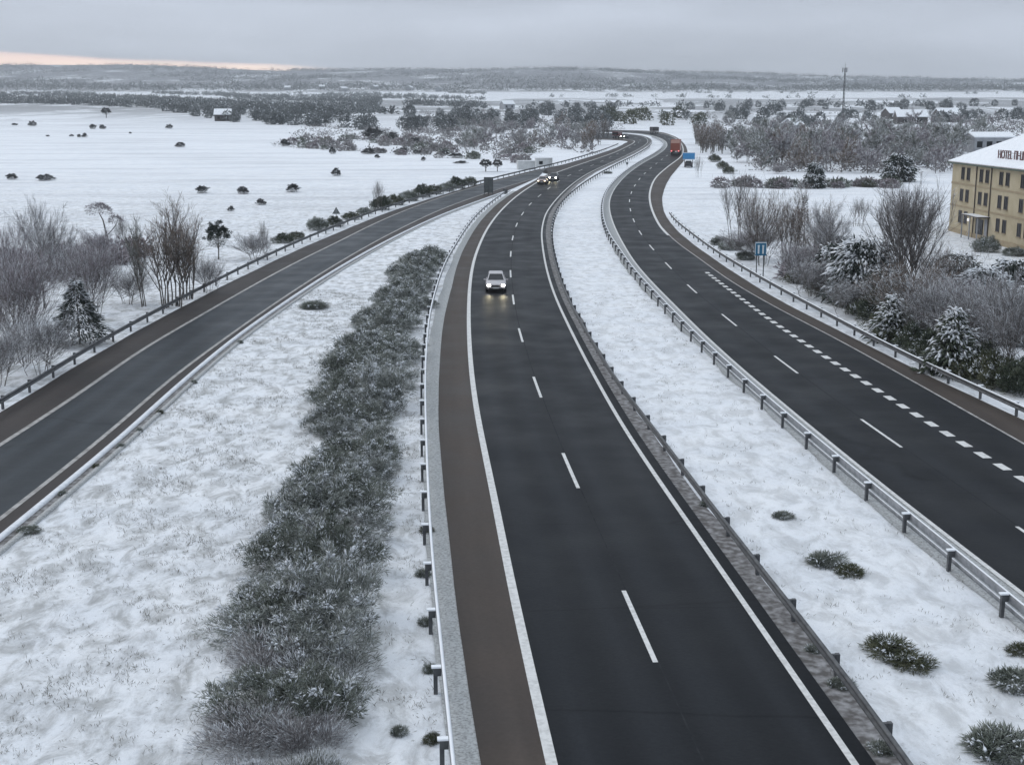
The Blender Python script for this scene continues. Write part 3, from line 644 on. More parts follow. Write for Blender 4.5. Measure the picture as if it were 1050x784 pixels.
T_brown = fol('brown_twigs', (0.15, 0.112, 0.09), (0.25, 0.20, 0.165))
T_green = fol('lichen_green_twigs', (0.15, 0.16, 0.14), (0.25, 0.26, 0.24))
FR, SN = M['frost'], M['snow']

def tree_meshes(key, data, mats_twig):
    (tv, tf, tm), (cv, cf, cm) = data
    return np_mesh('trunk', tv, tf, None, [M['bark']], True), np_mesh('crown', cv, cf, cm, mats_twig)
def place_tree(name, meshes, at, label, cat, group=None, rz=None, sc=1.0, scz=None):
    t = thing(name, label, cat, (at.x, at.y, H(at.x, at.y)), random.random()*6.28 if rz is None else rz, group)
    t.scale = (sc, sc, scz or sc)
    add('trunk', meshes[0], t); add('crown', meshes[1], t); return t
def place_shrub(name, me, at, label, cat, group=None, sc=1.0, scz=None, rz=None):
    o = add(name, me); o.location = (at.x, at.y, H(at.x, at.y)-.03); o.rotation_euler = (0, 0, random.random()*6.28 if rz is None else rz); o.scale = (sc, sc, scz or sc)
    return tag(o, label, cat, group)
def ever_meshes(seed, h, wd, kind, mats, trunk=.1, **kw):
    v, f, m = evergreen(seed, h, wd, kind, **kw)
    tb = tubes([(np.array([(0, 0, -.2), (0, 0, h*.3), (0, 0, h*.8)]), np.array([trunk, trunk*.8, trunk*.3]))], 6)
    return np_mesh('trunk', tb[0], tb[1], None, [M['bark']], True), np_mesh('crown', v, f, m, mats)
ORD = ['first', 'second', 'third', 'fourth', 'fifth', 'sixth', 'seventh', 'eighth', 'ninth', 'tenth', 'eleventh', 'twelfth', 'thirteenth', 'fourteenth', 'fifteenth', 'sixteenth', 'seventeenth', 'eighteenth', 'nineteenth', 'twentieth']

# --- the hedge between slip road and motorway
HM = [np_mesh('hedge_shrub', *plume_shrub(100+k, 1.55, 2.9, plumes=(70, 62, 76, 66, 70, 60)[k], per=70, snow=(.42, .6, .5, .8, .36, .6)[k]), mats=[(F_hedge, F_hedge2)[k % 2], FR]) for k in range(6)]
HB = [np_mesh('hedge_shrub', *broom(130+k, 1.25, 2.5, n=5200, ln=.26, wdt=.015, snow=.45), mats=[(T_grey, T_green)[k], FR]) for k in range(2)]
HF = [np_mesh('hedge_shrub', *plume_shrub(120+k, 1.6, 2.9, plumes=64, per=40, ln=.22, wdt=.042, snow=(.35, .5, .42)[k]), mats=[F_hedge2, FR]) for k in range(3)]
lft = [(784, 196), (740, 205), (700, 212), (640, 224), (580, 250), (530, 268), (500, 290), (470, 325), (440, 318), (420, 315), (390, 328), (355, 346), (330, 366), (300, 386), (280, 402), (262, 420)]
rgt = [(784, 372), (740, 378), (690, 392), (640, 388), (590, 392), (550, 398), (520, 408), (490, 402), (440, 404), (400, 420), (380, 424), (350, 424), (330, 424), (300, 440), (280, 444), (262, 446)]
hy = lambda tab, y: float(np.interp(-y, [-a for a, _ in tab], [b for _, b in tab]))
rows = []; y = 815.0
while y > 268:
    xl, xr = hy(lft, min(y-8, 784)), hy(rgt, min(y-8, 784)); p0 = G((xl+xr)/2, y); m = mpp(p0); wid = (xr-xl)*m
    n = max(1, round((wid-.3)/2.1)); rows.append((y, [xl+(xr-xl)*(.15+.70*((k+.5)/n)) if n > 1 else (xl+xr)/2 for k in range(n)], wid/n))
    y -= 2.0/m*math.sin(math.atan2(CAMZ, p0.y))
nrow = len(rows)
for i, (y, xs, wd) in enumerate(rows):
    for j, x in enumerate(xs):
        if random.random() < .06 and 3 < i < nrow-6: continue
        p = G(x+random.uniform(-9, 9)*400/(y+60), y+random.uniform(-10, 10)); far = y < 380
        me = random.choice(HF if far else (HB if (y > 690 and random.random() < .6) or random.random() < .06 else HM))
        side = 'filling' if len(xs) == 1 else ('slip-road side of' if j == 0 else 'guardrail side of' if j == len(xs)-1 else 'middle of')
        lab = f'snow-dusted grey-green hedge shrub, {side} row {i+1} of {nrow} from the bottom edge'
        s_ = min(1.2, max(.7, wd/2.3))*random.uniform(.82, 1.15)
        place_shrub('hedge_shrub', me, p, lab, 'shrub', 'snow-dusted shrubs of the hedge between slip road and motorway', s_, s_*random.uniform(.72, 1.32)*(1.0 if y > 330 else .9))

# --- clumps on the median and verge
tuft = [np_mesh('median_shrub', *plume_shrub(140+k, .6, 1.5, plumes=34, per=36, ln=.20, wdt=.022, snow=.22), mats=[F_olive if k else F_hedge, FR]) for k in range(3)]
for px, py, wpx, me, lab in ((847, 577, 40, 0, 'small dark spiky clump on the snowy median, the upper of a close pair'), (871, 587, 30, 1, 'small green spiky clump on the snowy median, the lower of a close pair'),
        (912, 668, 52, 2, 'largest olive-green clump on the snowy median'), (934, 682, 44, 2, 'green lower end clump beside the largest median clump'), (1044, 702, 56, 0, 'dark grass clump on the median at the right edge of the view'),
        (1030, 770, 80, 0, 'dark spiky clump on the median in the bottom right corner'), (1046, 668, 28, 1, 'small sprig clump above the clump at the right edge of the view'),
        (803, 530, 22, 0, 'thin sprigs poking through the snow of the median'), (722, 519, 14, 0, 'small dark weed under the median guardrail'),
        (834, 668, 26, 0, 'dark weed growing under the bare median guardrail, farther of three'), (862, 703, 40, 0, 'dark weed growing under the bare median guardrail, middle of three'), (905, 770, 44, 0, 'dark weed growing under the bare median guardrail, nearest of three'),
        (437, 545, 22, 1, 'weed behind the snow-topped guardrail, farthest of the row'), (434, 590, 24, 0, 'weed behind the snow-topped guardrail, second farthest of the row'), (436, 640, 22, 0, 'weed behind the snow-topped guardrail, middle of the row'),
        (441, 688, 24, 0, 'weed behind the snow-topped guardrail, second nearest of the row'), (443, 760, 26, 1, 'weed behind the snow-topped guardrail, nearest of the row'), (409, 752, 26, 0, 'thin seedling standing in the snow between hedge and guardrail'),
        (64, 508, 9, 0, 'tiny weed on the slip road kerb, nearest of a loose row of seven'), (98, 480, 7, 2, 'tiny weed on the slip road kerb, second nearest of a loose row of seven'), (124, 459, 9, 0, 'tiny weed on the slip road kerb, third nearest of a loose row of seven'), (143, 443, 7, 0, 'tiny weed on the slip road kerb, middle of a loose row of seven'), (164, 424, 8, 2, 'tiny weed on the slip road kerb, third farthest of a loose row of seven'), (199, 393, 7, 0, 'tiny weed on the slip road kerb, second farthest of a loose row of seven'), (246, 352, 7, 0, 'tiny weed on the slip road kerb, farthest of a loose row of seven'),
        (30, 545, 24, 0, 'dark red-brown weed on the kerb of the slip road'), (322, 316, 28, 0, 'flat tuft in the snow between slip road and hedge'), (623, 178, 9, 0, 'small dark clump on the far part of the median')):
    p = G(px, py); s = wpx*mpp(p)/1.5*(.68 if 'guardrail' in lab or 'seedling' in lab else 1)
    place_shrub('median_shrub', tuft[me], p, lab, 'shrub', None, s, max(s*.7, .4))
# --- thin grass standing through the snow
def grass(name, n, xr, yr, hgt, dens):
    r = np.random.default_rng(5); X = r.uniform(*xr, n*4); Y = r.uniform(*yr, n*4)
    k = dens(X, Y, r); X, Y = X[k][:n], Y[k][:n]; c = 4
    P = np.repeat(np.stack([X, Y, terr(X, Y)], 1), c, 0)+r.normal(0, .07, (len(X)*c, 3))*np.array((1, 1, 0))
    D = r.normal(0, .55, P.shape)+np.array((0, 0, .8)); v, f, m = slivers(P, D, hgt*r.uniform(.4, 1.3, len(P)), .013, .01, .15, r)
    return add(name, np_mesh(name, v, f, m, [F_grass, SN]), kind='stuff')
F_grass = fol('withered_grass', (0.09, 0.080, 0.060), (0.17, 0.155, 0.12))
poly_x = lambda line, Y: np.interp(Y, line[:, 1][:60], line[:, 0][:60])
def d_left(X, Y, r):
    a = poly_x(r_edge, Y)+.5; b = poly_x(gl_m, Y)-.2
    cl = np.sin(X*.9+np.sin(Y*.7)*1.5)*np.sin(Y*.55+X*.3)+.5*np.sin(X*2.3+Y*1.9)
    return (X > a) & (X < b) & (r.random(len(X)) < np.clip(.28+.5*cl, .03, 1))
def d_med(X, Y, r):
    a = poly_x(gr_m, Y)+.2; b = poly_x(gl_o, Y)
    cl = np.sin(X*1.1+Y*.5)*np.sin(Y*.8-X*.6)
    return (X > a) & (X < b) & (r.random(len(X)) < np.clip(.12+.3*cl, .03, 1))
grass('grass', 9500, (-24, 0), (22, 110), .16, d_left)
grass('grass', 3000, (2, 22), (22, 110), .15, d_med)

# ------------------------------------------------------------------ trees of the two groves beside the road
def bt(seed, twig, **kw): return tree_meshes('t', bare_tree(seed, **kw), [twig, FR])
B = {'round_grey': bt(1, T_grey, h=7.2, spread=6.4, twigs=6500, clear=.2, tw=.02, nb=30, nb2=7), 'round_purple': bt(2, T_purple, h=7, spread=6, twigs=5500, clear=.12, tw=.02, nb=28, nb2=7),
     'bush_purple': bt(3, T_purple, h=5, spread=5.5, stems=9, style='bush', twigs=5200, tw=.02, nb=11, nb2=6), 'bush_grey': bt(4, T_grey, h=5, spread=5.2, stems=9, style='bush', twigs=5200, tw=.02, frost=.5, nb=11, nb2=6),
     'bush_brown': bt(5, T_brown, h=5, spread=5, stems=9, style='bush', twigs=4200, tw=.02, nb=11, nb2=6), 'poplar_brown': bt(6, T_brown, h=8, spread=4.2, stems=9, style='poplar', twigs=2400, tw=.02, tl=.6, nb=8, nb2=4, frost=.12),
     'poplar_green': bt(7, T_green, h=8, spread=2.6, stems=4, style='poplar', twigs=1400, tw=.02, tl=.6, nb=11, nb2=4, frost=.15), 'tall_grey': bt(8, T_grey, h=9.5, spread=5.4, stems=3, style='oval', twigs=6000, tw=.02, nb=34, nb2=6, frost=.12),
     'sparse_grey': bt(9, T_grey, h=6, spread=5, stems=6, style='poplar', twigs=700, tw=.02, nb=9, nb2=5, frost=.1), 'small_round': bt(10, T_purple, h=5, spread=4.4, twigs=3200, clear=.4, tw=.022, nb=24), 'round_brown': bt(11, T_brown, h=7, spread=5.8, twigs=5000, clear=.12, tw=.02, nb=28, nb2=7)}
BH = {'round_grey': 7.2, 'round_purple': 7, 'bush_purple': 5, 'bush_grey': 5, 'bush_brown': 5, 'poplar_brown': 8, 'poplar_green': 8, 'tall_grey': 9.5, 'sparse_grey': 6, 'small_round': 5, 'round_brown': 7}
BW = {'round_grey': 6, 'round_purple': 5.6, 'bush_purple': 5.5, 'bush_grey': 5.2, 'bush_brown': 5, 'poplar_brown': 4.6, 'poplar_green': 2.8, 'tall_grey': 6, 'sparse_grey': 4.6, 'small_round': 4.8, 'round_brown': 5.4}
EV = {'laden': ever_meshes(21, 5, 5, 'laden', [F_con, SN], n=3000, ln=.42, wdt=.17, snow=.66), 'laden2': ever_meshes(22, 5, 5, 'laden', [F_con, SN], n=2600, ln=.40, wdt=.15, snow=.5),
      'cone': ever_meshes(23, 5, 4.2, 'cone', [F_con, FR], n=4200, ln=.42, wdt=.085, snow=.42), 'cone2': ever_meshes(24, 4, 3.4, 'cone', [F_green, SN], n=3000, ln=.34, wdt=.09, snow=.62),
      'ball': ever_meshes(25, 2.6, 2.4, 'ball', [F_con, SN], n=2200, ln=.26, wdt=.09, snow=.06), 'spire': ever_meshes(26, 6, 1.6, 'cone', [F_con, SN], n=900, ln=.35, wdt=.08, snow=.1)}
def bough_meshes(seed, h, wd, mats, trunk=.1, **kw):
    v, f, m = bough_tree(seed, h, wd, **kw); tb = tubes([(np.array([(0, 0, -.2), (0, 0, h*.3), (0, 0, h*.8)]), np.array([trunk, trunk*.8, trunk*.3]))], 6)
    return np_mesh('trunk', tb[0], tb[1], None, [M['bark']], True), np_mesh('crown', v, f, m, mats)
EV['laden'] = bough_meshes(21, 5, 5, [F_con, SN], boughs=190, per=18, snow=.85); EV['laden2'] = bough_meshes(22, 5, 5, [F_con, SN], boughs=150, per=18, snow=.62)
EV['cone2'] = bough_meshes(24, 4, 3.4, [F_green, SN], boughs=130, per=16, snow=.8, shape='cone')
EH = {'laden': 5, 'laden2': 5, 'cone': 5, 'cone2': 4, 'ball': 2.6, 'spire': 6}; EW = {'laden': 5.2, 'laden2': 5.2, 'cone': 4.4, 'cone2': 3.6, 'ball': 2.6, 'spire': 1.8}
LOW = [np_mesh('low_shrub', *plume_shrub(31+k, 1.3, 2.4, plumes=64, per=60, ln=.20, wdt=.035, snow=(.16, .34, .3)[k]), mats=[(F_green, F_olive, F_hedge)[k], FR]) for k in range(3)]
def put(kind, px, py, hpx, wpx, label, cat='tree', group=None, rz=None):
    p = G(px, py); m = mpp(p); h = hpx*m; w_ = wpx*m
    if kind in B: ms, h0, w0, nm = B[kind], BH[kind], BW[kind], ('bare_bush' if kind.startswith('bush') else 'bare_tree')
    else: ms, h0, w0, nm = EV[kind], EH[kind], EW[kind], 'evergreen_tree'
    return place_tree(nm, ms, p, label, cat, group, rz, w_/w0, h/h0)
def low(k, px, py, hpx, wpx, label, group=None):
    p = G(px, py); m = mpp(p); return place_shrub('low_shrub', LOW[k], p, label, 'shrub', group, wpx*m/2.5, hpx*m/1.45)
# left grove, above the slip road
put('round_grey', 46, 316, 104, 66, 'tallest bare grey tree of the left grove, broad dense crown')
put('round_purple', 10, 322, 108, 50, 'bare grey tree cut by the left edge of the view')
put('bush_purple', 26, 372, 100, 84, 'wide purple-grey bare bush left of the snowy conifer')
put('bush_purple', 98, 330, 70, 62, 'purple-grey bare bush right behind the snowy conifer')
put('cone', 82, 353, 66, 58, 'dark conifer streaked with snow beside the slip road guardrail')
put('small_round', 103, 277, 46, 52, 'small bare tree with a round crown on a visible trunk in the left grove')
put('sparse_grey', 127, 258, 34, 22, 'small sparse bare tree left of the tall brown stems')
put('poplar_green', 150, 314, 102, 34, 'slender pale green bare tree at the left side of the tall brown stems')
put('poplar_brown', 171, 316, 112, 92, 'tall cluster of upright bare brown stems beside the slip road')
put('poplar_brown', 189, 306, 88, 58, 'shorter cluster of bare brown stems right of the tall cluster')
LONE = G(224, 266); lone_spot = (LONE, mpp(LONE))
put('bush_grey', 262, 266, 22, 36, 'low grey bush right of the dark round evergreen')
put('sparse_grey', 270, 264, 34, 16, 'thin bare sapling in the low grey bush')
put('bush_grey', 42, 384, 52, 62, 'thin bare bush nearest the guardrail below the snowy conifer')
put('bush_brown', 2, 330, 46, 40, 'dark reddish-brown bush at the left edge of the view')
put('bush_grey', 0, 396, 52, 56, 'frosted bush at the left edge just above the guardrail')
put('bush_grey', 132, 312, 30, 46, 'low frosted bush between conifer and tall brown stems')
put('bush_purple', 66, 286, 32, 56, 'low purple-grey bush behind the tallest grey tree')
put('bush_grey', 215, 300, 30, 34, 'low bare bush under the dark round evergreen')
t = thing('umbrella_tree', 'slim tree with a small round purple-grey crown high on a bare trunk', 'tree', tuple(G(110, 262))); m_ = mpp(G(110, 262))
mb = MB(); mb.tube([(0, 0, -.2), (.1, 0, 20*m_), (-.2, 0, 36*m_), (-.6, 0, 44*m_)], [.13, .1, .07, .04]); mb.tube([(.1, 0, 20*m_), (1.0, .2, 30*m_), (1.3, .2, 36*m_)], [.06, .05, .03]); mb.build('trunk', M['bark'], t)
r_ = np.random.default_rng(77); P_, d_ = shell(r_, 700, 0, 1.35, 1.2, .9); P_ += np.array((-.35, 0, 45*m_)); P2, d2 = shell(r_, 260, 0, .9, .8, .6); P2 += np.array((1.1, .2, 35*m_))
add('crown', np_mesh('crown', *merge([slivers(P_, d_+r_.normal(0, .4, d_.shape), .3, .05, .03, .15, r_), slivers(P2, d2+r_.normal(0, .4, d2.shape), .3, .045, .03, .1, r_)]), mats=[T_purple, FR]), t)
# right grove, between the carriageway and the hotel
put('sparse_grey', 757, 248, 62, 50, 'sparse grey bare tree with upright limbs at the left end of the right grove')
put('bush_brown', 784, 272, 62, 54, 'brown bare bush behind the blue two-bar sign')
put('poplar_brown', 806, 276, 84, 46, 'brownish bare tree cluster right of the blue two-bar sign')
put('spire', 823, 268, 68, 15, 'thin dark pointed evergreen amid the brown bare trees')
put('round_brown', 832, 284, 82, 56, 'broad brown-grey bare tree at the middle of the right grove')
put('round_grey', 851, 292, 78, 50, 'grey bare tree left of the big snow-laden evergreen')
put('laden2', 856, 296, 46, 40, 'smaller snow-laden evergreen left of the big one')
put('bush_purple', 770, 266, 26, 60, 'dark low bush at the foot of the sparse grey tree')
put('bush_purple', 818, 290, 34, 52, 'low purple-grey bush behind the guardrail, right of the blue sign')
put('bush_grey', 832, 304, 34, 60, 'low frosted bush in front of the brown-grey bare tree')
put('laden', 885, 312, 70, 64, 'big dark evergreen heavily laden with snow in the right grove')
put('tall_grey', 936, 322, 148, 92, 'tallest bare tree of the right grove, upright limbs, left of the hotel')
put('bush_brown', 926, 338, 56, 84, 'brown bare undergrowth at the foot of the tallest bare tree')
put('bush_brown', 962, 318, 54, 60, 'brown bare bush right of the tallest bare tree')
put('cone2', 913, 350, 50, 46, 'small snow-covered fir below the tallest bare tree')
put('laden2', 978, 304, 44, 44, 'snow-flecked evergreen between tallest bare tree and hotel lawn')
put('cone2', 976, 384, 72, 56, 'snow-topped dark fir nearest the guardrail')
put('laden', 1008, 328, 56, 56, 'snow-laden evergreen below the hotel, left of two')
put('laden2', 1038, 326, 60, 56, 'snow-laden evergreen below the hotel, right of two at the view edge')
put('bush_grey', 952, 356, 60, 62, 'grey frosted bare bush left of the snow-topped fir')
put('bush_grey', 1004, 368, 68, 72, 'grey frosted bare bush right behind the snow-topped fir')
put('bush_grey', 1040, 392, 100, 78, 'large grey frosted bush at the right edge of the view')
put('bush_purple', 985, 350, 56, 60, 'purple-grey bare bush between the two snow-laden evergreens and the fir')
put('sparse_grey', 879, 232, 26, 30, 'small lone bare tree on the snowy lawn left of the hotel')
put('laden', 1050, 352, 58, 54, 'snow-laden evergreen half cut by the right edge, above the large frosted bush')
put('laden2', 1022, 350, 46, 48, 'snow-laden evergreen between the fir and the right edge of the view')
put('laden2', 906, 322, 46, 44, 'snow-laden evergreen right against the big one, lower')
put('bush_grey', 870, 322, 30, 60, 'low frosted bush at the foot of the big snow-laden evergreen')
put('laden2', 862, 278, 36, 40, 'snow-flecked evergreen behind the big one, on the lawn side')
greens = sorted(((846, 301, 20, 40), (872, 314, 26, 44), (898, 329, 32, 48), (930, 352, 30, 52), (954, 368, 26, 42), (1018, 393, 36, 62), (1048, 404, 40, 52), (858, 306, 20, 36), (884, 322, 28, 42), (913, 341, 26, 44), (941, 361, 28, 40), (968, 374, 26, 44), (992, 384, 30, 46), (1034, 399, 34, 50), (1004, 380, 30, 44), (822, 290, 16, 34)))
for k, (x, y, h_, w_) in enumerate(greens):
    low((1, 0, 0, 2, 0, 0, 1)[k % 7], x, y, h_*1.05, w_, f'low green shrub behind the outer right guardrail, {ORD[k]} of sixteen from the left', 'green shrubs along the outer right guardrail')
for k, (x, y, h_, w_) in enumerate(((738, 251, 12, 22), (750, 256, 14, 26), (764, 266, 12, 20))):
    low(2, x, y, h_, w_, f'small dark shrub left of the blue two-bar sign, {ORD[k]} from the left', 'dark shrubs left of the blue sign')
low(2, 1012, 258, 22, 28, 'frosted rounded shrub at the foot of the hotel wall'); low(2, 1040, 262, 12, 24, 'low shrub by the hotel wall at the view edge')
# verge hedge behind the slip-road guardrail
for k, (x, y, h_, w_) in enumerate(((290, 249, 10, 22), (304, 245, 9, 18), (326, 236, 18, 22), (344, 232, 11, 18), (360, 225, 9, 18), (374, 219, 9, 16), (389, 215, 14, 22), (405, 210, 12, 20), (419, 206, 14, 22), (432, 202, 13, 20), (445, 199, 11, 18), (458, 196, 12, 18), (470, 193, 12, 18), (482, 190, 10, 14))):
    low(k % 3, x, y, h_, w_, f'green shrub behind the slip road guardrail, {ORD[k]} of fourteen from the left', 'green shrubs along the slip road guardrail')
put('sparse_grey', 389, 216, 28, 18, 'small bare tree rising from the shrubs along the slip road')

# ------------------------------------------------------------------ dark bushes of the open snowy field
OAK = [np_mesh('field_bush', *plume_shrub(41+k, 2.0, 2.7, plumes=46, per=44, ln=.30, wdt=.065, snow=(.10, .2, .14, .26)[k]), mats=[F_bush, FR]) for k in range(4)]
fb = [(15.4, 128.5, 7, 2.5), (33.4, 129.5, 8, 6), (95, 132.5, 7, 6), (105.4, 132.5, 7, 5), (73.3, 140, 5, 2.5), (81, 141, 4, 4), (86.6, 141, 6, 5), (133.7, 137, 3, 2), (173.6, 132, 7, 5), (184.6, 151, 10, 6), (12, 184, 11, 7), (47, 185, 17, 7), (207, 198, 13, 9), (249.5, 199, 12, 9), (236.6, 216.5, 7, 6), (268, 210, 11, 7), (49, 140, 4, 2), (300, 197, 14, 10), (345, 180.5, 10, 9), (292.4, 150, 11, 8), (318, 148, 8, 3.5), (341, 158, 7, 8), (377.3, 158, 13, 7), (391, 157, 10, 6), (387, 162, 6, 4), (411.5, 158, 16, 7), (434, 158, 10, 6), (427, 158, 7, 5), (445.4, 154.5, 12, 6), (455.7, 159, 9, 6), (468, 162, 14, 6), (485, 162, 16, 7), (472, 167.5, 14, 3), (433.9, 165, 5, 5), (401.7, 144, 13, 9), (424.9, 148, 13, 8), (382.4, 143, 21, 14)]
fb.sort(key=lambda a: a[1]); bands = [(0, 145, 'far row'), (145, 175, 'middle row'), (175, 300, 'near row')]
for y0, y1, nm in bands:
    bb = sorted([b for b in fb if y0 <= b[1] < y1]); n = len(bb)
    for k, (x, y, w_, h_) in enumerate(bb):
        p = G(x, y); m = mpp(p); big = ' large' if w_ > 15 else ' tiny' if w_ < 6 else ''
        o = place_shrub('field_bush', OAK[(k*3) % 4], p, f'dark{big} bush on the open snowy left field, {ORD[k]} from left in the {nm}', 'bush', 'dark bushes dotted over the snowy left field', w_*m/3.0, h_*m/2.3)
def crown_tree(seed, h, wd, leaf, trunk, low_=.32, snow=.12, k_=1.0):
    v, f, m = plume_shrub(seed, h*(1-low_), wd, plumes=70, per=44, ln=.34*k_, wdt=.085*k_, snow=snow); v = v+np.array((0, 0, h*low_))
    tb = tubes([(np.array([(0, 0, -.2), (.1, 0, h*low_), (0, 0, h*.75)]), np.array([trunk, trunk*.8, trunk*.3]))]+[(np.array([(.05, 0, h*low_*.8), (wd*.22*math.cos(a), wd*.22*math.sin(a), h*low_+h*.2)]), np.array([trunk*.5, trunk*.2])) for a in (0, 2.1, 4.2)], 6)
    return np_mesh('trunk', tb[0], tb[1], None, [M['bark']], True), np_mesh('crown', v, f, m, [leaf, FR])
ft = crown_tree(51, 6, 6.5, F_bush, .3, .36, .1, 1.7)
p = G(109, 121); place_tree('field_tree', ft, p, 'dark tree with flat crown and trunk standing alone far up the snowy field', 'tree', None, 0, 10*mpp(p)/6.5, 10*mpp(p)/6.2)
place_tree('evergreen_tree', crown_tree(25, 4.2, 2.6, F_con, .09, .34, .08, .7), lone_spot[0], 'small dark round evergreen standing alone on a thin trunk', 'tree', None, 0, 24*lone_spot[1]/2.7, 39*lone_spot[1]/4.2)
for x, s_, lab in ((498, 1, 'left'), (510, .8, 'right')):
    p = G(x, 176); place_tree('field_tree', ft, p, f'small flat-crowned dark tree behind the tall grey sign, the {lab} of two', 'tree', None, 0, 13*s_*mpp(p)/6.5, 12*mpp(p)/6.2)

# ------------------------------------------------------------------ woods of the middle distance
def far_bare(seed, twig, h=7.0, sp=6.6, style='round', twigs=1000, tw=.085):
    a, b = bare_tree(seed, h=h, spread=sp, twigs=twigs, tw=tw, tl=1.0, nb=10, nb2=3, style=style, stems=1 if style == 'round' else 4, frost=.35, clear=.04)
    v, f, m = merge([(a[0], a[1], a[2]), (b[0], b[1], b[2]+1)]); return np_mesh('bare_tree', v, f, m, [M['bark'], twig, FR])
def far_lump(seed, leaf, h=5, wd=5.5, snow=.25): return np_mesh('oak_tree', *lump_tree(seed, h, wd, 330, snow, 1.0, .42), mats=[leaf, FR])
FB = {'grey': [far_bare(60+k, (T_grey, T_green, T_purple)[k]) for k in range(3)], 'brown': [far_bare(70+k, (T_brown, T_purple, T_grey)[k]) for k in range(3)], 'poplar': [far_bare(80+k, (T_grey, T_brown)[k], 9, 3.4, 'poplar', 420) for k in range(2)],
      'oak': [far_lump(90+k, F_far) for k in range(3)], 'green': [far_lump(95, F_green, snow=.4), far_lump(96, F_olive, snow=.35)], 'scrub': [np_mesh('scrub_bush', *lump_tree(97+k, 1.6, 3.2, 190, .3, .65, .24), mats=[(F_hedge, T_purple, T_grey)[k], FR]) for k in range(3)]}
def wood(kind, n, quad, hm, name, label, cat, group, seed):
    """n trees of a kind standing in a patch of land, marked by the four corners of the patch"""
    r = random.Random(seed); q = [G(*c) for c in quad]; done = []; tries = 0
    while len(done) < n and tries < n*40:
        tries += 1; a, b = r.random(), r.random()
        p = q[0]*(1-a)*(1-b)+q[1]*a*(1-b)+q[2]*a*b+q[3]*(1-a)*b
        if any((p.x-d.x)**2+(p.y-d.y)**2 < (hm[0]*.35)**2 for d in done): continue
        done.append(p); h = r.uniform(*hm); me = r.choice(FB[kind]); h0 = {'grey': 7, 'brown': 7, 'poplar': 9, 'oak': 5, 'green': 5, 'scrub': 1.7}[kind]
        s_ = h/h0; place_shrub(name, me, p, label, cat, group, s_*r.uniform(.85, 1.2), s_, r.random()*6.28)
wood('grey', 88, [(768, 177), (985, 180), (985, 150), (742, 146)], (5.5, 9.5), 'bare_tree', 'grey bare tree in the wood behind snowy lawns, right of the motorway', 'tree', 'grey bare trees of the wood right of the motorway', 1)
wood('grey', 13, [(738, 169), (776, 175), (776, 150), (738, 148)], (4, 7.5), 'bare_tree', 'grey-green bare tree between the upright stand and the wood on the right', 'tree', 'bare trees between the upright stand and the wood', 21)
wood('brown', 30, [(800, 177), (875, 178), (880, 150), (800, 148)], (5, 8), 'bare_tree', 'brownish bare tree amid the grey wood right of the motorway', 'tree', 'brownish bare trees of the wood right of the motorway', 2)
wood('poplar', 20, [(712, 157), (742, 160), (738, 147), (714, 146)], (7, 10), 'bare_tree', 'upright grey bare tree in the stand behind the red lorry', 'tree', 'upright bare trees behind the red lorry', 3)
wood('grey', 40, [(720, 142), (1050, 146), (1050, 128), (730, 126)], (5, 8), 'bare_tree', 'bare tree of the belt between the wood and the scattered houses', 'tree', 'bare trees of the belt before the houses', 4)
wood('oak', 40, [(700, 130), (1050, 132), (1050, 119), (700, 117)], (4, 6.5), 'oak_tree', 'dark round tree scattered around the far snowy-roofed houses', 'tree', 'dark trees around the far houses', 5)
wood('oak', 48, [(540, 116), (1050, 115), (1050, 108), (540, 109)], (4, 7), 'oak_tree', 'dark round tree in the long tree line across the far plain', 'tree', 'dark trees of the line across the plain', 6)
wood('oak', 85, [(235, 126), (470, 138), (470, 116), (160, 112)], (4, 6.8), 'oak_tree', 'dark oak along the near edge of the wood beyond the snowy field', 'tree', 'dark oaks of the wood beyond the snowy field', 7)
wood('grey', 50, [(470, 156), (606, 157), (618, 130), (440, 126)], (3.2, 7), 'bare_tree', 'grey bare tree in the thicket left of the distant bend', 'tree', 'grey bare trees left of the distant bend', 8)
wood('brown', 26, [(490, 150), (604, 152), (604, 128), (480, 124)], (3, 6.5), 'bare_tree', 'brownish bare tree in the thicket left of the distant bend', 'tree', 'brownish bare trees left of the distant bend', 9)
wood('poplar', 9, [(596, 158), (626, 150), (624, 140), (598, 148)], (7, 10), 'bare_tree', 'tall grey bare tree right beside the distant bend, left of the oncoming cars', 'tree', 'tall bare trees beside the distant bend', 10)
wood('scrub', 80, [(290, 152), (540, 168), (560, 150), (330, 138)], (1.2, 2.4), 'scrub_bush', 'low grey scrub bush between the snowy field and the far wood', 'bush', 'scrub bushes along the end of the field', 11)
wood('scrub', 26, [(735, 193), (868, 194), (868, 190), (735, 189)], (1.2, 2.0), 'scrub_bush', 'low bush of the hedge line across the snowy lawns right of the motorway', 'bush', 'bushes of the hedge line on the lawns', 12)
wood('scrub', 11, [(872, 192), (922, 193), (922, 190), (872, 190)], (1.1, 1.8), 'scrub_bush', 'low bush of the short hedge line left of the hotel', 'bush', 'bushes of the short hedge line', 13)
wood('green', 16, [(612, 127), (760, 134), (760, 122), (612, 119)], (4, 7), 'green_tree', 'dark green tree just behind the distant bend of the motorway', 'tree', 'dark green trees behind the bend', 14)
wood('oak', 40, [(470, 134), (620, 132), (620, 116), (470, 117)], (4, 7), 'oak_tree', 'dark round tree on the patchy snow left behind the distant bend', 'tree', 'dark trees behind the bend on the left', 15)
put('laden2', 921, 186, 28, 28, 'dark snow-flecked evergreen alone at the edge of the lawn left of the hotel')
low(0, 913, 188, 9, 20, 'dark low bush at the foot of the lone lawn evergreen')
put('laden2', 835, 193, 26, 18, 'small dark green tree standing on the hedge line right of the motorway')
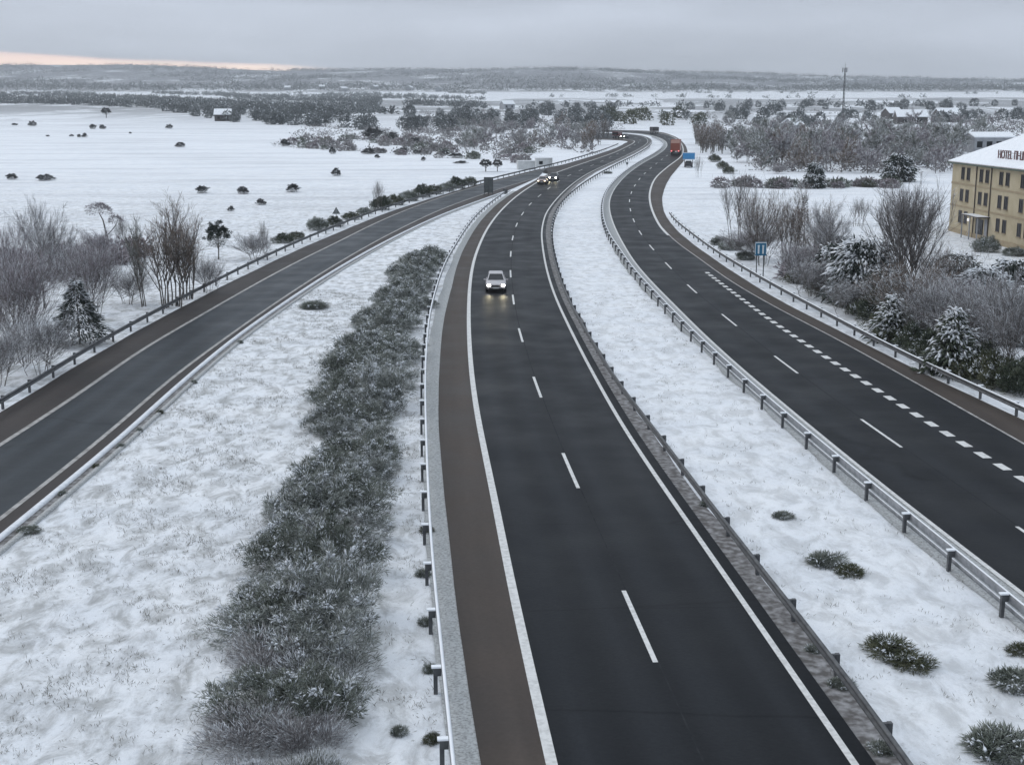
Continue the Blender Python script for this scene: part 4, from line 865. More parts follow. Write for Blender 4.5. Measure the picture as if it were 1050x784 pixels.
low(1, 890, 192, 9, 14, 'rounded green bush on the short hedge line left of the hotel')
for k, (x, y) in enumerate(((733, 166), (741, 173), (747, 178))): low(1, x, y, 9, 12, f'olive shrub on the snow right of the far blue sign, {ORD[k]} from top', 'olive shrubs right of the far blue sign')
put('sparse_grey', 716, 182, 20, 12, 'thin bare sapling on the snow right of the far blue sign')
put('bush_purple', 797, 178, 7, 18, 'low purple bush at the near edge of the grey wood')
def mass(name, n, pick, per, hm, wd, leaf, seed):
    r = np.random.default_rng(seed); X, Y = pick(r, n); n = len(X)
    h = r.uniform(*hm, n); d = unit(r.normal(0, 1, (n*per, 3))); d[:, 2] = np.abs(d[:, 2])
    P = np.repeat(np.stack([X, Y, terr(X, Y)], 1), per, 0); hh = np.repeat(h, per); q = r.uniform(.3, 1, n*per)
    P = P+d*q[:, None]*np.stack([hh*wd*.5, hh*wd*.5, hh*.85], 1)
    v, f, m = slivers(P, d+r.normal(0, .5, d.shape), hh*.38*r.uniform(.6, 1.4, n*per), hh*.2, hh*.1, .08*np.clip(d[:, 2]*1.5-.2, 0, 1), r)
    return add(name, np_mesh(name, v, f, m, [leaf, FR]), kind='stuff')
def brush(name, n, quads, hm, leaf, seed, per=26):
    def pick(r, n):
        X = []; Y = []
        for q in quads:
            c = [G(*p_) for p_ in q]; a, b = r.random(n//len(quads)), r.random(n//len(quads))
            X.append(c[0].x*(1-a)*(1-b)+c[1].x*a*(1-b)+c[2].x*a*b+c[3].x*(1-a)*b); Y.append(c[0].y*(1-a)*(1-b)+c[1].y*a*(1-b)+c[2].y*a*b+c[3].y*(1-a)*b)
        X, Y = np.concatenate(X), np.concatenate(Y); k = np.sin(X*.05+1)*np.sin(Y*.035)+.5*np.sin(X*.13+Y*.09) > -.45
        return X[k], Y[k]
    return mass(name, n, pick, per, hm, 2.2, leaf, seed)
brush('undergrowth', 900, [[(772, 176), (985, 179), (985, 150), (770, 146)], [(400, 156), (606, 158), (618, 124), (420, 120)], [(715, 146), (1050, 148), (1050, 126), (725, 126)]], (1.2, 3.2), T_grey, 11)
brush('undergrowth', 1300, [[(275, 151), (520, 166), (600, 132), (330, 126)], [(430, 140), (640, 134), (640, 113), (430, 113)], [(700, 134), (1050, 138), (1050, 113), (700, 113)]], (.7, 2.2), T_grey, 13, 16)
brush('undergrowth', 260, [[(-20, 318), (150, 262), (150, 256), (-20, 262)], [(806, 284), (1050, 352), (1050, 320), (806, 266)]], (.7, 1.7), T_purple, 12, 60)
def pick_left(r, n):
    Y = r.uniform(760, 2300, n*3); a = r.uniform(-.44, -.02, n*3); X = a*Y
    edge = np.interp(a, [-.44, -.30, -.2, -.12, -.02], [1180, 960, 820, 700, 640])
    cl = np.sin(X*.011+1)*np.sin(Y*.006)+.6*np.sin(X*.027+Y*.013)
    k = (Y > edge) & (cl > np.interp(Y, [700, 1400, 2300], [-1.2, -.5, .35])) & ((a < -.1) | (cl > .35)); return X[k][:n], Y[k][:n]
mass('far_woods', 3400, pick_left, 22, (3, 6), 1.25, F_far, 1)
def pick_plain(r, n):
    Y = r.uniform(820, 2300, n*6); X = r.uniform(-.12, .46, n*6)*Y
    rowd = np.abs(np.sin(Y*.0052+np.sin(X*.002)*.8+X*.0006)); k = (rowd < .06) & (np.sin(X*.013+Y*.01)+.6*np.sin(X*.041) > -.2)
    return X[k][:n], Y[k][:n]
mass('far_tree_rows', 900, pick_plain, 22, (3.5, 6.5), 1.3, F_far, 2)
def pick_hill(r, n):
    Y = r.uniform(2500, 5350, n*4); X = r.uniform(-.5, .5, n*4)*Y
    cl = np.sin(X*.0043+1)*np.sin(Y*.0061+.5)+.7*np.sin(X*.009+Y*.004)+.5*np.sin(X*.021-Y*.011)
    k = (cl > -.15) | (Y < 2750); return X[k][:n], Y[k][:n]
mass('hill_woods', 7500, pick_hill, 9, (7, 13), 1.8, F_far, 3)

# ------------------------------------------------------------------ the hotel and the far houses
W_wall = mat_noise('ochre_render', (0.36, 0.305, 0.20), (0.44, 0.38, 0.265), .6, 0.85)
W_band = mat_noise('ochre_band', (0.28, 0.225, 0.145), (0.33, 0.27, 0.18), .8, 0.85)
W_glass, t_, b_ = new_mat('window_glass'); setc(b_, (0.010, 0.011, 0.014), 0.25, 0, .12)
W_frame = mat_noise('window_frame', (0.055, 0.045, 0.04), (0.09, 0.075, 0.065), 3, 0.6)
W_tile = mat_noise('roof_tiles', (0.12, 0.10, 0.09), (0.2, 0.17, 0.15), 2, 0.85)
W_dkgreen = mat_noise('dark_green_gutter', (0.025, 0.045, 0.03), (0.05, 0.08, 0.055), 2, 0.6)
W_grey = mat_noise('grey_render', (0.25, 0.26, 0.28), (0.34, 0.35, 0.37), 1, 0.85)
W_pale = mat_noise('pale_concrete', (0.46, 0.47, 0.47), (0.58, 0.59, 0.59), 1, 0.85)
W_dark = mat_noise('dark_stone_wall', (0.05, 0.045, 0.045), (0.10, 0.09, 0.09), .6, 0.85)
W_red = mat_noise('red_sign_paint', (0.115, 0.065, 0.065), (0.17, 0.10, 0.095), 3, 0.6)
HX, HY0, HY1, HD, HT = 56.0, 108.0, 165.0, 15.0, 8.75
hz = H(HX, 160)-.15
hotel = thing('hotel', 'three-storey ochre hotel with snowy hip roof and sign letters on it', 'hotel', (HX, HY1, hz))
inv = Matrix.Translation(hotel.location).inverted()
def hp(o): o.matrix_parent_inverse = inv; return o
mb = MB(); mb.box((HX+HD/2, (HY0+HY1)/2, hz+HT/2-.4), (HD, HY1-HY0, HT+.8)); hp(mb.build('wall', W_wall, hotel))
for z in (3.55, 6.3):
    mb = MB(); mb.box((HX-.02, (HY0+HY1)/2-.02, hz+z), (.10, HY1-HY0+.04, .22)); hp(mb.build('string_course', W_band, hotel))
mb = MB(); mb.box((HX-.03, (HY0+HY1)/2-.03, hz+.25), (.12, HY1-HY0+.06, .9)); hp(mb.build('plinth', W_band, hotel))
e_, d_, rz_ = .55, HD/2+.55, 4.0
def hip(z, o, th):
    x0, x1, y0, y1 = HX-o, HX+HD+o, HY0-o, HY1+o; xm = HX+HD/2; r = (HD/2+o)
    A = [(x0, y0, z), (x1, y0, z), (x1, y1, z), (x0, y1, z), (xm, y0+r, z+rz_), (xm, y1-r, z+rz_)]
    b = MB()
    for q in ((0, 4, 5, 3), (1, 2, 5, 4), (0, 1, 4), (2, 3, 5)): b.face([(A[k][0], A[k][1], A[k][2]+th) for k in q])
    for q in ((0, 1), (1, 2), (2, 3), (3, 0)): b.face([(A[q[0]][0], A[q[0]][1], z), (A[q[1]][0], A[q[1]][1], z), (A[q[1]][0], A[q[1]][1], z+th), (A[q[0]][0], A[q[0]][1], z+th)])
    b.face([A[3][:2]+(z,), A[2][:2]+(z,), A[1][:2]+(z,), A[0][:2]+(z,)]); return b
rf = hp(hip(hz+HT-.02, e_, .18).build('roof', W_tile, hotel))
hip(hz+HT+.165, e_-.06, .12).build('snow_cover', M['snow'], rf)
mb = MB(); mb.tube([(HX-e_-.07, HY0-.5, hz+HT+.05), (HX-e_-.07, HY1+.5, hz+HT+.05)], .085, 8); hp(mb.build('gutter', W_dkgreen, hotel))
for y in (156.2, 151.3, 132.5):
    mb = MB(); mb.tube([(HX-.09, y, hz), (HX-.09, y, hz+HT)], .07, 8); hp(mb.build('drainpipe', W_frame, hotel))
cols = [160.1-6.35*k for k in range(8)]
for zi, zc in enumerate((2.3, 4.95, 7.6)):
    for ci, yc in enumerate(cols):
        for dy in (-.98, .98):
            if zi == 0 and ci == 1: continue
            f = MB(); f.box((HX-.015, yc+dy, hz+zc-.72), (.07, 1.14, .08)); f.box((HX-.015, yc+dy, hz+zc+.72), (.07, 1.14, .08)); f.box((HX-.015, yc+dy-.53, hz+zc), (.07, .08, 1.36)); f.box((HX-.015, yc+dy+.53, hz+zc), (.07, .08, 1.36)); f.box((HX-.012, yc+dy, hz+zc), (.05, .06, 1.36))
            fo = hp(f.build('window', W_frame, hotel))
            g = MB(); g.box((HX-.004, yc+dy, hz+zc), (.02, .97, 1.355)); g.build('pane', W_glass, fo)
            q = MB(); q.box((HX-.07, yc+dy, hz+zc-.80), (.18, 1.3, .07)); q.build('sill', W_band, fo)
mb = MB(); mb.box((HX-.75, 153.7, hz+2.95), (1.5, 5.6, .14), top=1); hp(mb.build('porch_roof', [W_frame, M['snow']], hotel))
for y in (151.1, 153.7, 156.3):
    mb = MB(); mb.box((HX-1.38, y, hz+1.44), (.12, .12, 2.88)); hp(mb.build('porch_post', W_grey, hotel))
mb = MB(); mb.box((HX-.03, 154.2, hz+1.25), (.10, 2.4, 2.5)); dr = hp(mb.build('door', W_glass, hotel)); mb = MB(); mb.box((HX-.09, 153.6, hz+1.2), (.05, .05, .5)); mb.build('handle', M['steel'], dr)
mb = MB(); mb.box((HX-.02, 151.9, hz+1.5), (.09, 1.1, 2.3)); hp(mb.build('side_panel', W_grey, hotel))
mb = MB(); mb.box((HX-.3, 157.2, hz+2.2), (.3, .3, .36)); hp(mb.build('lamp', mat_emit('porch_lamp_glow', (1, .97, .92), .5), hotel, bevel=.05))
# sign letters stand on the roof slope; only the first word can be made out
def text_mesh(txt, size, depth):
    cu = bpy.data.curves.new('letters', 'FONT'); cu.body = txt; cu.size = size; cu.extrude = depth
    ob = bpy.data.objects.new('letters', cu); C.objects.link(ob); dg = bpy.context.evaluated_depsgraph_get(); me = bpy.data.meshes.new_from_object(ob.evaluated_get(dg)); bpy.data.objects.remove(ob); return me
try:
    me = text_mesh('HOTEL', 1.45, .05); me.materials.clear(); me.materials.append(W_red); xs_ = [v.co.x for v in me.vertices]; wd_ = max(xs_)-min(xs_)
    o = bpy.data.objects.new('sign_letters', me); link(o, hotel); o.matrix_parent_inverse = inv
    o.matrix_basis = Matrix.Translation((HX+1.0, 152.7, hz+HT+.98)) @ Matrix(((0, 0, -1, 0), (-1, 0, 0, 0), (0, 1, 0, 0), (0, 0, 0, 1))) @ Matrix.Diagonal((4.3/wd_, 1, 1, 1))
except Exception as ex: print('letters', ex)
mb = MB(); y = 147.6        # the second word, a run of unreadable upright strokes
for k in range(6):
    mb.box((HX+1.0, y, hz+HT+1.5), (.1, .13, 1.02)); mb.box((HX+1.0, y-.30, hz+HT+(1.94, 1.5, 1.08, 1.94, 1.5, 1.08)[k]), (.098, .47, .14))
    if k % 2 == 0: mb.box((HX+1.0, y-.60, hz+HT+1.5), (.1, .12, 1.02))
    y -= .86
hp(mb.build('sign_letters', W_red, hotel))
mb = MB(); mb.box((HX+1.06, 147.6, hz+HT+.95), (.06, 10.6, .06)); mb.box((HX+1.06, 147.6, hz+HT+1.7), (.05, 10.6, .05)); hp(mb.build('sign_frame', M['steel_dark'], hotel))
def gable(name, label, px, py, wpx, hm, depth, rz, wall, cat='house', wins=2, rise=.32):
    p = G(px, py); w_ = wpx*mpp(p); t = thing(name, label, cat, (p.x, p.y, H(p.x, p.y)-.2), rz)
    b = MB(); b.box((0, 0, hm/2), (w_, depth, hm)); b.face([(-w_/2, -depth/2, hm), (-w_/2, depth/2, hm), (-w_/2, 0, hm+depth*.5*rise*2*.8)]); b.face([(w_/2, depth/2, hm), (w_/2, -depth/2, hm), (w_/2, 0, hm+depth*.5*rise*2*.8)]); b.build('wall', wall, t)
    r = MB(); k = depth/2+.5; rz2 = hm+depth*.5*rise*2*.8+.25
    for sg in (-1, 1):
        a_ = [(-w_/2-.4, sg*k, hm-.1), (w_/2+.4, sg*k, hm-.1), (w_/2+.4, 0, rz2), (-w_/2-.4, 0, rz2)]; 
        if sg > 0: a_ = a_[::-1]
        r.face([(x, y, z+.3) for x, y, z in a_]); r.face([(x, y, z) for x, y, z in a_[::-1]])
        for q in range(4): u, v = a_[q], a_[(q+1) % 4]; r.face([u, v, (v[0], v[1], v[2]+.3), (u[0], u[1], u[2]+.3)])
    r.build('roof', M['snow'], t)
    for q in range(wins):
        f = MB(); f.box((-w_/2+w_*(q+.5)/wins, -depth/2-.03, hm*.55), (w_*.14, .1, hm*.38)); f.build('window', W_glass, t)
    return t
gable('barn', 'low barn with snowy roof at the edge of the wood beyond the left field', 229, 124, 16, 3.2, 9, .15, W_dark, 'barn')
gable('farm_house', 'long snowy-roofed house amid dark trees, centre of the far group', 933, 127, 30, 3.4, 11, -.1, W_dark)
gable('farm_house', 'small snowy-roofed house left of the long far house', 914, 122, 14, 3.2, 10, .2, W_dark)
gable('farm_house', 'snowy-roofed house right of the long far house, above the hotel roof', 970, 125, 22, 3.6, 11, .1, W_dark)
gable('farm_house', 'tiny pale house with snowy roof above the far bend', 520, 112, 12, 4, 9, .4, W_grey)
gable('farm_house', 'small pale house half hidden in the wood left of the mast', 812, 137, 12, 3.4, 8, .5, W_grey)
gable('annex_building', 'long low grey building with snowy roof behind the hotel', 1012, 156, 40, 4.4, 9, .05, W_grey, 'building', 4, .12)
for k, (x, y, w_) in enumerate(((295, 93, 6), (330, 92, 6), (352, 94, 7), (384, 92, 6), (420, 93, 6), (450, 94, 6))):
    gable('village_house', f'pale speck of a house on the far hills, {ORD[k]} of six from the left', x, y, w_, 6, 12, .3*k, W_grey, 'house', 0)
# mast
p = G(864, 121); m = mpp(p); hM = 50*m
t = thing('radio_mast', 'tall lattice mast with antennas rising from the wood right of the motorway', 'mast', (p.x, p.y, H(p.x, p.y)))
mb = MB(); a_ = .5
for k in range(3): mb.tube([(a_*math.cos(2.1*k), a_*math.sin(2.1*k), -.5), (a_*.75*math.cos(2.1*k), a_*.75*math.sin(2.1*k), hM)], .14, 5)
for z in range(0, int(hM), 2):
    for k in range(3): mb.tube([(a_*.9*math.cos(2.1*k), a_*.9*math.sin(2.1*k), z), (a_*.88*math.cos(2.1*k+2.1), a_*.88*math.sin(2.1*k+2.1), z+2)], .06, 4)
mb.build('lattice_tower', M['steel_dark'], t)
for k in range(3):
    b = MB(); b.box((1.25*math.cos(2.1*k+.5), 1.25*math.sin(2.1*k+.5), hM-1.2), (.5, .4, 2.4)); b.tube([(0, 0, hM-1.2), (1.2*math.cos(2.1*k+.5), 1.2*math.sin(2.1*k+.5), hM-1.2)], .1, 4); b.build('antenna', M['steel'], t)
b = MB(); b.tube([(0, 0, hM-.5), (0, 0, hM+2.2)], .09, 5); b.build('antenna_rod', M['steel'], t)
# small concrete works beside the slip road
for px, py, wpx, hpx, lab in ((558, 171, 17, 9, 'pale concrete culvert head with a dark opening beside the far slip road'), (540, 174, 18, 9, 'snow-capped concrete block left of the culvert head')):
    p = G(px, py); m = mpp(p); t = thing('culvert_head', lab, 'culvert', (p.x, p.y, H(p.x, p.y)), .1); w_, h_ = wpx*m, hpx*m
    b = MB(); b.box((0, 1.2, h_/2-.2), (w_, 2.4, h_+.4), top=1); b.build('wall', [W_pale, M['snow']], t)
    if wpx == 17: b = MB(); b.box((-.2*w_, -.02, h_*.45), (w_*.22, .12, h_*.35)); b.build('opening', W_glass, t)

# ------------------------------------------------------------------ signs
S_blue = mat_noise('blue_sign_face', (0.012, 0.13, 0.25), (0.02, 0.17, 0.30), 2, 0.45)
S_lblue = mat_noise('light_blue_sign_face', (0.03, 0.22, 0.48), (0.045, 0.26, 0.54), 2, 0.45)
S_white, t_, b_ = new_mat('sign_white'); setc(b_, (0.72, 0.76, 0.78), .5)
S_back = mat_noise('sign_back', (0.085, 0.10, 0.10), (0.13, 0.145, 0.145), 2, 0.6, .2)
p = G(779, 284); m = mpp(p)
t = thing('services_sign', 'small blue square sign with two white bars before the right grove', 'road sign', (p.x, p.y, H(p.x, p.y)), .0)
zb = 22*m
b = MB(); b.box((0, 0, zb+7*m), (12*m, .06, 14*m)); b.build('panel', S_blue, t, bevel=.02)
b = MB(); b.box((0, -.035, zb+13.2*m), (11.4*m, .012, 1.0*m)); [b.box((sx*5.6*m, -.035, zb+6.9*m), (.05, .012, 11.4*m)) for sx in (-1, 1)]; b.build('border', S_white, t)
for sx in (-1, 1):
    b = MB(); b.box((sx*2.3*m, -.036, zb+5.6*m), (1.7*m, .014, 7.4*m)); b.box((sx*2.3*m, -.0365, zb+10*m), (2.2*m, .014, 1.4*m)); b.build('white_bar', S_white, t, bevel=.005)
    b = MB(); b.tube([(sx*3.6*m, .08, -.3), (sx*3.6*m, .08, zb+12*m)], .05, 8); b.build('post', M['steel_dark'], t)
p = G(706, 171.5); m = mpp(p)
t = thing('direction_sign', 'light blue road sign panel beyond the guardrail beside the far red lorry', 'road sign', (p.x, p.y, H(p.x, p.y)), -.05)
b = MB(); b.box((0, 0, 11.2*m), (12.4*m, .10, 7.4*m)); b.build('panel', S_lblue, t, bevel=.03)
b = MB(); b.box((0, -.055, 14.5*m), (12*m, .012, .5*m)); b.box((0, -.055, 7.9*m), (12*m, .012, .5*m)); b.build('border', S_white, t)
for sx in (-1, 1): b = MB(); b.tube([(sx*4*m, .13, -.3), (sx*4*m, .13, 14*m)], .08, 8); b.build('post', M['steel_dark'], t)
p = G(501, 200); m = mpp(p)
t = thing('exit_sign', 'tall dark grey sign seen from behind, standing where the slip road splits off', 'road sign', (p.x, p.y, H(p.x, p.y)), -.15)
b = MB(); b.box((0, 0, 10.3*m), (9.6*m, .10, 15.6*m)); b.build('panel', S_back, t, bevel=.02)
for sx in (-1, 0, 1): b = MB(); b.tube([(sx*4.2*m, -.11, -.3), (sx*4.2*m, -.11, 18*m)], .07, 8); b.build('post', M['steel_dark'], t)
for z in (5, 10, 15): b = MB(); b.box((0, -.075, z*m), (9*m, .05, .1)); b.build('rail', M['steel_dark'], t)
p = G(345, 224); m = mpp(p)
t = thing('warning_sign', 'dark triangular sign seen from behind on the verge of the slip road', 'road sign', (p.x, p.y, H(p.x, p.y)), -.1)
b = MB(); q = [(-4.2*m, 4.6*m), (4.2*m, 4.6*m), (0, 11.8*m)]; f_ = [(x, -.03, z) for x, z in q]; k_ = [(x, .03, z) for x, z in q]; b.face(f_); b.face(k_[::-1])
for i in range(3): j = (i+1) % 3; b.face([f_[j], f_[i], k_[i], k_[j]])
b.build('panel', S_back, t); b = MB(); b.tube([(0, -.06, -.3), (0, -.06, 10*m)], .045, 8); b.build('post', M['steel'], t)
p = G(643, 171); m = mpp(p); t = thing('marker_post', 'small dark marker sign on the snowy median near the bend', 'road sign', (p.x, p.y, H(p.x, p.y)))
b = MB(); b.box((0, 0, 3.4*m), (2.2*m, .06, 2.6*m)); b.build('panel', S_back, t); b = MB(); b.tube([(0, .06, -.2), (0, .06, 4.4*m)], .05, 6); b.build('post', M['steel'], t)
p = G(518, 199); m = mpp(p); t = thing('crash_cushion', 'dark rounded end cap of the guardrail where the roads split', 'guardrail end', (p.x, p.y, H(p.x, p.y)))
b = MB(); b.tube([(0, 0, .1), (0, 0, .95)], [.42, .42], 12); b.build('cap', M['steel_dark'], t); b = MB(); b.tube([(0, 0, -.2), (0, 0, .1)], .12, 8); b.build('post', M['steel_dark'], t)

# ------------------------------------------------------------------ vehicles
V_glass, t_, b_ = new_mat('car_glass'); setc(b_, (0.012, 0.014, 0.018), 0.08)
V_tyre = mat_noise('tyre_rubber', (0.012, 0.012, 0.013), (0.025, 0.025, 0.026), 8, 0.85)
V_rim, t_, b_ = new_mat('rim'); setc(b_, (0.30, 0.31, 0.33), 0.35, .8)
V_black, t_, b_ = new_mat('black_plastic'); setc(b_, (0.015, 0.015, 0.017), 0.6)
V_plate, t_, b_ = new_mat('plate'); setc(b_, (0.62, 0.62, 0.60), 0.5)
V_head = mat_emit('headlamp_lit', (1.0, 0.97, 0.9), 34)
V_headd = mat_emit('headlamp_dim', (1.0, 0.88, 0.6), 4)
V_lamp, t_, b_ = new_mat('lamp_off'); setc(b_, (0.5, 0.5, 0.5), 0.2)
V_tail = mat_emit('tail_lamp', (1.0, 0.05, 0.04), 1.4)
def paint(name, c, rough=.35, metal=.3):
    m, t, b = new_mat(name); setc(b, c, rough, metal); b.inputs['Coat Weight'].default_value = .3; b.inputs['Coat Roughness'].default_value = .15; return m
def loft(sections, closed=True):
    b = MB(); n = len(sections[0]); b.v = [p for s_ in sections for p in s_]
    for k in range(len(sections)-1):
        for j in range(n):
            j2 = (j+1) % n; b.f.append((k*n+j, k*n+j2, (k+1)*n+j2, (k+1)*n+j)); b.m.append(0)
    b.f.append(tuple(reversed(range(n)))); b.m.append(0); e0 = (len(sections)-1)*n; b.f.append(tuple(e0+j for j in range(n))); b.m.append(0); return b
def wheel(parent, x, y, r, w_):
    t = MB(); prof = [(r*.62, -w_/2), (r*.94, -w_/2), (r, -w_*.32), (r, w_*.32), (r*.94, w_/2), (r*.62, w_/2)]; n = 20
    for a in range(n):
        for q in range(len(prof)):
            r1, x1 = prof[q]; r2, x2 = prof[(q+1) % len(prof)]; t0, t1 = a*6.2832/n, (a+1)*6.2832/n
            t.face([(x+x1, y+r1*math.cos(t0), r+r1*math.sin(t0)), (x+x1, y+r1*math.cos(t1), r+r1*math.sin(t1)), (x+x2, y+r2*math.cos(t1), r+r2*math.sin(t1)), (x+x2, y+r2*math.cos(t0), r+r2*math.sin(t0))])
    o = t.build('wheel', V_tyre, parent); d = MB(); d.tube([(x-w_*.42, y, r), (x+w_*.42, y, r)], r*.63, 14); d.build('rim', V_rim, o)
def car(label, px, py, head, col, lamps, hgt=1.5, name='car', cat='car', lit_tail=False):
    """built nose towards +Y; head is the direction of travel"""
    p = G(px, py); t = thing(name, label, cat, (p.x, p.y, H(p.x, p.y)+.052), head-math.pi/2)
    mat = paint('car_paint', col)
    def sec(y, hw, zb, zt, crown=.03):
        r = [(hw*.86, zb), (hw*.97, zb+.12), (hw, zb+.32), (hw*.98, zt-.10), (hw*.90, zt)]
        return [(x, y, z) for x, z in r]+[(0, y, zt+crown)]+[(-x, y, z) for x, z in r[::-1]]
    bd = loft([sec(-2.10, .66, .36, .74), sec(-2.02, .80, .26, .88), sec(-1.6, .86, .22, .93), sec(-.6, .88, .20, .94), sec(.6, .88, .20, .95), sec(1.1, .87, .22, .90), sec(1.7, .84, .24, .80), sec(1.98, .76, .27, .72), sec(2.08, .60, .36, .62)])
    bd.build('body', mat, t, smooth=True)
    zt = hgt
    lo = [(-.80, -1.78, .90), (.80, -1.78, .90), (.80, .98, .92), (-.80, .98, .92)]; hi = [(-.60, -1.42, zt-.06), (.60, -1.42, zt-.06), (.60, .12, zt-.06), (-.60, .12, zt-.06)]
    top = [(-.50, -1.28, zt), (.50, -1.28, zt), (.50, -.02, zt), (-.50, -.02, zt)]
    b = MB(); 
    for A, Bq in ((lo, hi), (hi, top)):
        for k in range(4): b.face([A[k], A[(k+1) % 4], Bq[(k+1) % 4], Bq[k]])
    b.face(top); b.build('roof', mat, t)
    def pane(name, k, s0=.07, s1=.93, v0=.08, v1=.94):
        A, Bq = [Vector(x) for x in lo], [Vector(x) for x in hi]; a, c, d, e2 = A[k], A[(k+1) % 4], Bq[(k+1) % 4], Bq[k]
        f = lambda u, v: (a*(1-u)+c*u)*(1-v)+(e2*(1-u)+d*u)*v
        q = [f(s0, v0), f(s1, v0), f(s1, v1), f(s0, v1)]; nn = (q[1]-q[0]).cross(q[3]-q[0]).normalized()
        m_ = MB(); o_ = [x+nn*.012 for x in q]; i_ = [x-nn*.02 for x in q]; m_.face(o_)
        for z in range(4): m_.face([i_[z], i_[(z+1) % 4], o_[(z+1) % 4], o_[z]])
        m_.build(name, V_glass, t)
    pane('rear_window', 0); pane('windscreen', 2); pane('side_window', 1, .05, .5); pane('side_window', 1, .54, .93); pane('side_window', 3, .07, .46); pane('side_window', 3, .5, .95)
    for sx in (-1, 1):
        for y in (-1.28, 1.30): wheel(t, sx*.78, y, .31, .20)
        b = MB(); b.box((sx*.60, 1.985, .62), (.30, .22, .17)); b.build('headlight', lamps or V_lamp, t, bevel=.04)
        b = MB(); b.box((sx*.68, -2.02, .74), (.18, .18, .26)); b.build('taillight', V_tail if lit_tail else W_red, t, bevel=.03)
        b = MB(); b.box((sx*.95, .72, .98), (.20, .10, .14)); b.build('mirror', mat, t, bevel=.03)
        if lamps is V_head:
            ld = bpy.data.lights.new('headlamp_beam', 'SPOT'); ld.energy = 40; ld.color = (1, .86, .5); ld.spot_size = R(38); ld.spot_blend = .8; ld.shadow_soft_size = .08
            lo_ = bpy.data.objects.new('headlamp_beam', ld); link(lo_, t); lo_.location = (sx*.6, 2.16, .62); lo_.rotation_euler = (R(90-9), 0, 0)
    b = MB(); b.box((0, 2.03, .56), (.72, .12, .13)); b.build('grille', V_black, t); b = MB(); b.box((0, 2.035, .33), (1.30, .16, .14)); b.build('lower_grille', V_black, t, bevel=.03)
    b = MB(); b.box((0, 2.125, .44), (.50, .03, .11)); b.build('number_plate', V_plate, t)
    return t
def heading(line, px, py, rev=False):
    p = G(px, py); i = int(np.argmin(np.hypot(*(line-np.array((p.x, p.y))).T))); i = min(max(i, 2), len(line)-3); d = line[i+2]-line[i-2]
    return math.atan2(-d[1], -d[0]) if rev else math.atan2(d[1], d[0])
car('silver hatchback with headlights lit, coming closest in the middle carriageway', 508.5, 297.5, heading(m_div, 508, 300, True), (0.50, 0.48, 0.49), V_head, 1.48)
car('dark car with bright headlights oncoming beside a silvery car, middle distance', 568, 185.2, heading(m_div, 568, 186, True), (0.05, 0.05, 0.06), V_head, 1.5)
car('dull rosy-silver car with dim headlights just ahead of the bright-headlight car', 556.5, 188.6, heading(m_div, 557, 189, True), (0.30, 0.22, 0.21), V_headd, 1.42)
car('far oncoming car with bright headlights beside the dark red van at the bend', 640.5, 141.8, heading(m_left, 641, 142, True) if False else R(245), (0.06, 0.06, 0.065), V_head, 1.5)
car('small dark car standing on the snow below the light blue sign', 706, 171.5, R(80), (0.02, 0.022, 0.03), None, 1.45)
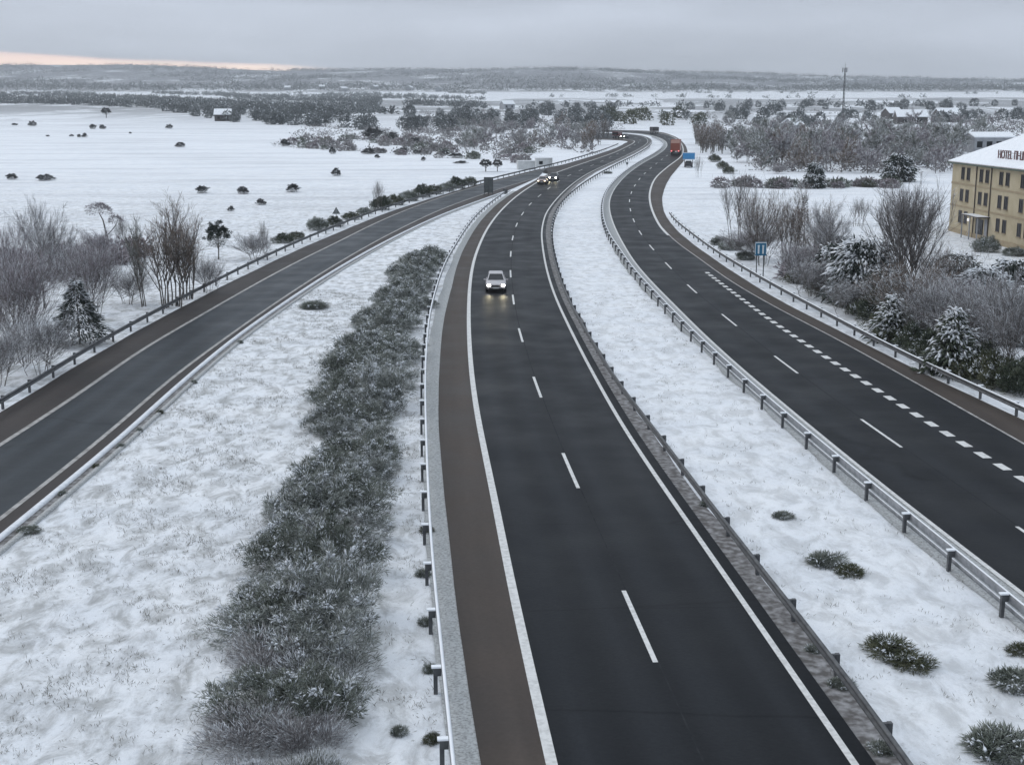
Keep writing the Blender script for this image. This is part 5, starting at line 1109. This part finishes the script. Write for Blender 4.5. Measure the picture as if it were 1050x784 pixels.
def lorry(name, label, cat, px, py, head, col_box, col_top, L_, W_, H_, lit, cab):
    p = G(px, py); t = thing(name, label, cat, (p.x, p.y, H(p.x, p.y)+.052), head-math.pi/2)
    b = MB(); b.box((0, -1.0 if cab else 0, .95+(H_-.95)/2), (W_, L_-2.6 if cab else L_, H_-.95)); b.build('box', paint('lorry_paint', col_box, .5, 0), t, bevel=.08)
    y0 = -1.0-(L_-2.6)/2 if cab else -L_/2
    b = MB(); b.box((0, y0-.02, H_-.55), (W_*.94, .08, .8)); b.build('upper_band', paint('lorry_band', col_top, .5, 0), t)
    b = MB(); b.box((0, -.4, .72), (W_*.5, L_*.85, .22)); b.build('chassis', V_black, t)
    if cab:
        yc = L_/2-.9; b = loft([[(-W_*.48, yc-.75, .5), (W_*.48, yc-.75, .5), (W_*.48, yc-.75, 2.9), (-W_*.48, yc-.75, 2.9)], [(-W_*.48, yc+.55, .5), (W_*.48, yc+.55, .5), (W_*.48, yc+.55, 2.5), (-W_*.48, yc+.55, 2.5)], [(-W_*.46, yc+.85, .5), (W_*.46, yc+.85, .5), (W_*.46, yc+.75, 1.6), (-W_*.46, yc+.75, 1.6)]]); b.build('cab', paint('cab_paint', col_box, .4, 0), t)
        b = MB(); b.face([(-W_*.42, yc+.76, 1.62), (W_*.42, yc+.76, 1.62), (W_*.43, yc+.585, 2.38), (-W_*.43, yc+.585, 2.38)]); b.build('windscreen', V_glass, t)
    else:
        b = MB(); b.box((0, L_/2-.02, H_*.72), (W_*.86, .08, H_*.3)); b.build('windscreen', V_glass, t)
        b = MB(); b.box((0, -L_/2+.02, H_*.72), (W_*.8, .08, H_*.28)); b.build('rear_window', V_glass, t)
    for sx in (-1, 1):
        for y in ((-L_*.32, -L_*.2, L_*.34) if cab else (-L_*.3, L_*.3)): wheel(t, sx*W_*.42, y, .45 if cab else .34, .26)
        b = MB(); b.box((sx*W_*.38, y0-.06, .98), (.34, .10, .26)); b.build('taillight', V_tail if lit else W_red, t)
    b = MB(); b.box((W_*.12, y0-.07, .86), (.62, .05, .3)); b.build('number_plate', V_plate, t)
    b = MB(); b.box((0, y0-.03, .66), (W_*.9, .1, .16)); b.build('bumper', V_black, t)
    return t
lorry('lorry', 'tall red-orange lorry seen from behind at the far bend of the right carriageway', 'lorry', 693, 158.4, heading(o_div, 690, 158), (0.26, 0.065, 0.035), (0.52, 0.30, 0.24), 9, 2.5, 4.0, True, True)
lorry('van', 'dark van seen from behind, farthest along the right carriageway', 'van', 670.8, 137.2, heading(o_div, 671, 137.5), (0.03, 0.026, 0.028), (0.03, 0.028, 0.03), 5.4, 2.3, 2.5, False, False)
lorry('van', 'dark red van left of the far oncoming headlights', 'van', 632.8, 142.0, R(250), (0.10, 0.022, 0.026), (0.08, 0.03, 0.03), 5.2, 2.2, 2.3, False, False)

# ------------------------------------------------------------------ the cold hazy air over the whole place
hm, ht, hb = new_mat('haze_air'); ht.nodes.remove(hb); pv = N('ShaderNodeVolumePrincipled', ht)
pv.inputs['Color'].default_value = (0.88, 0.94, 1.0, 1); pv.inputs['Density'].default_value = 0.00017; pv.inputs['Anisotropy'].default_value = 0.2
L(pv.outputs[0], ht.nodes['Material Output'].inputs['Volume'], ht)
b = MB(); b.box((0, 3000, 118), (15000, 6800, 250)); tag(b.build('haze', hm), kind='stuff')
#NEXT
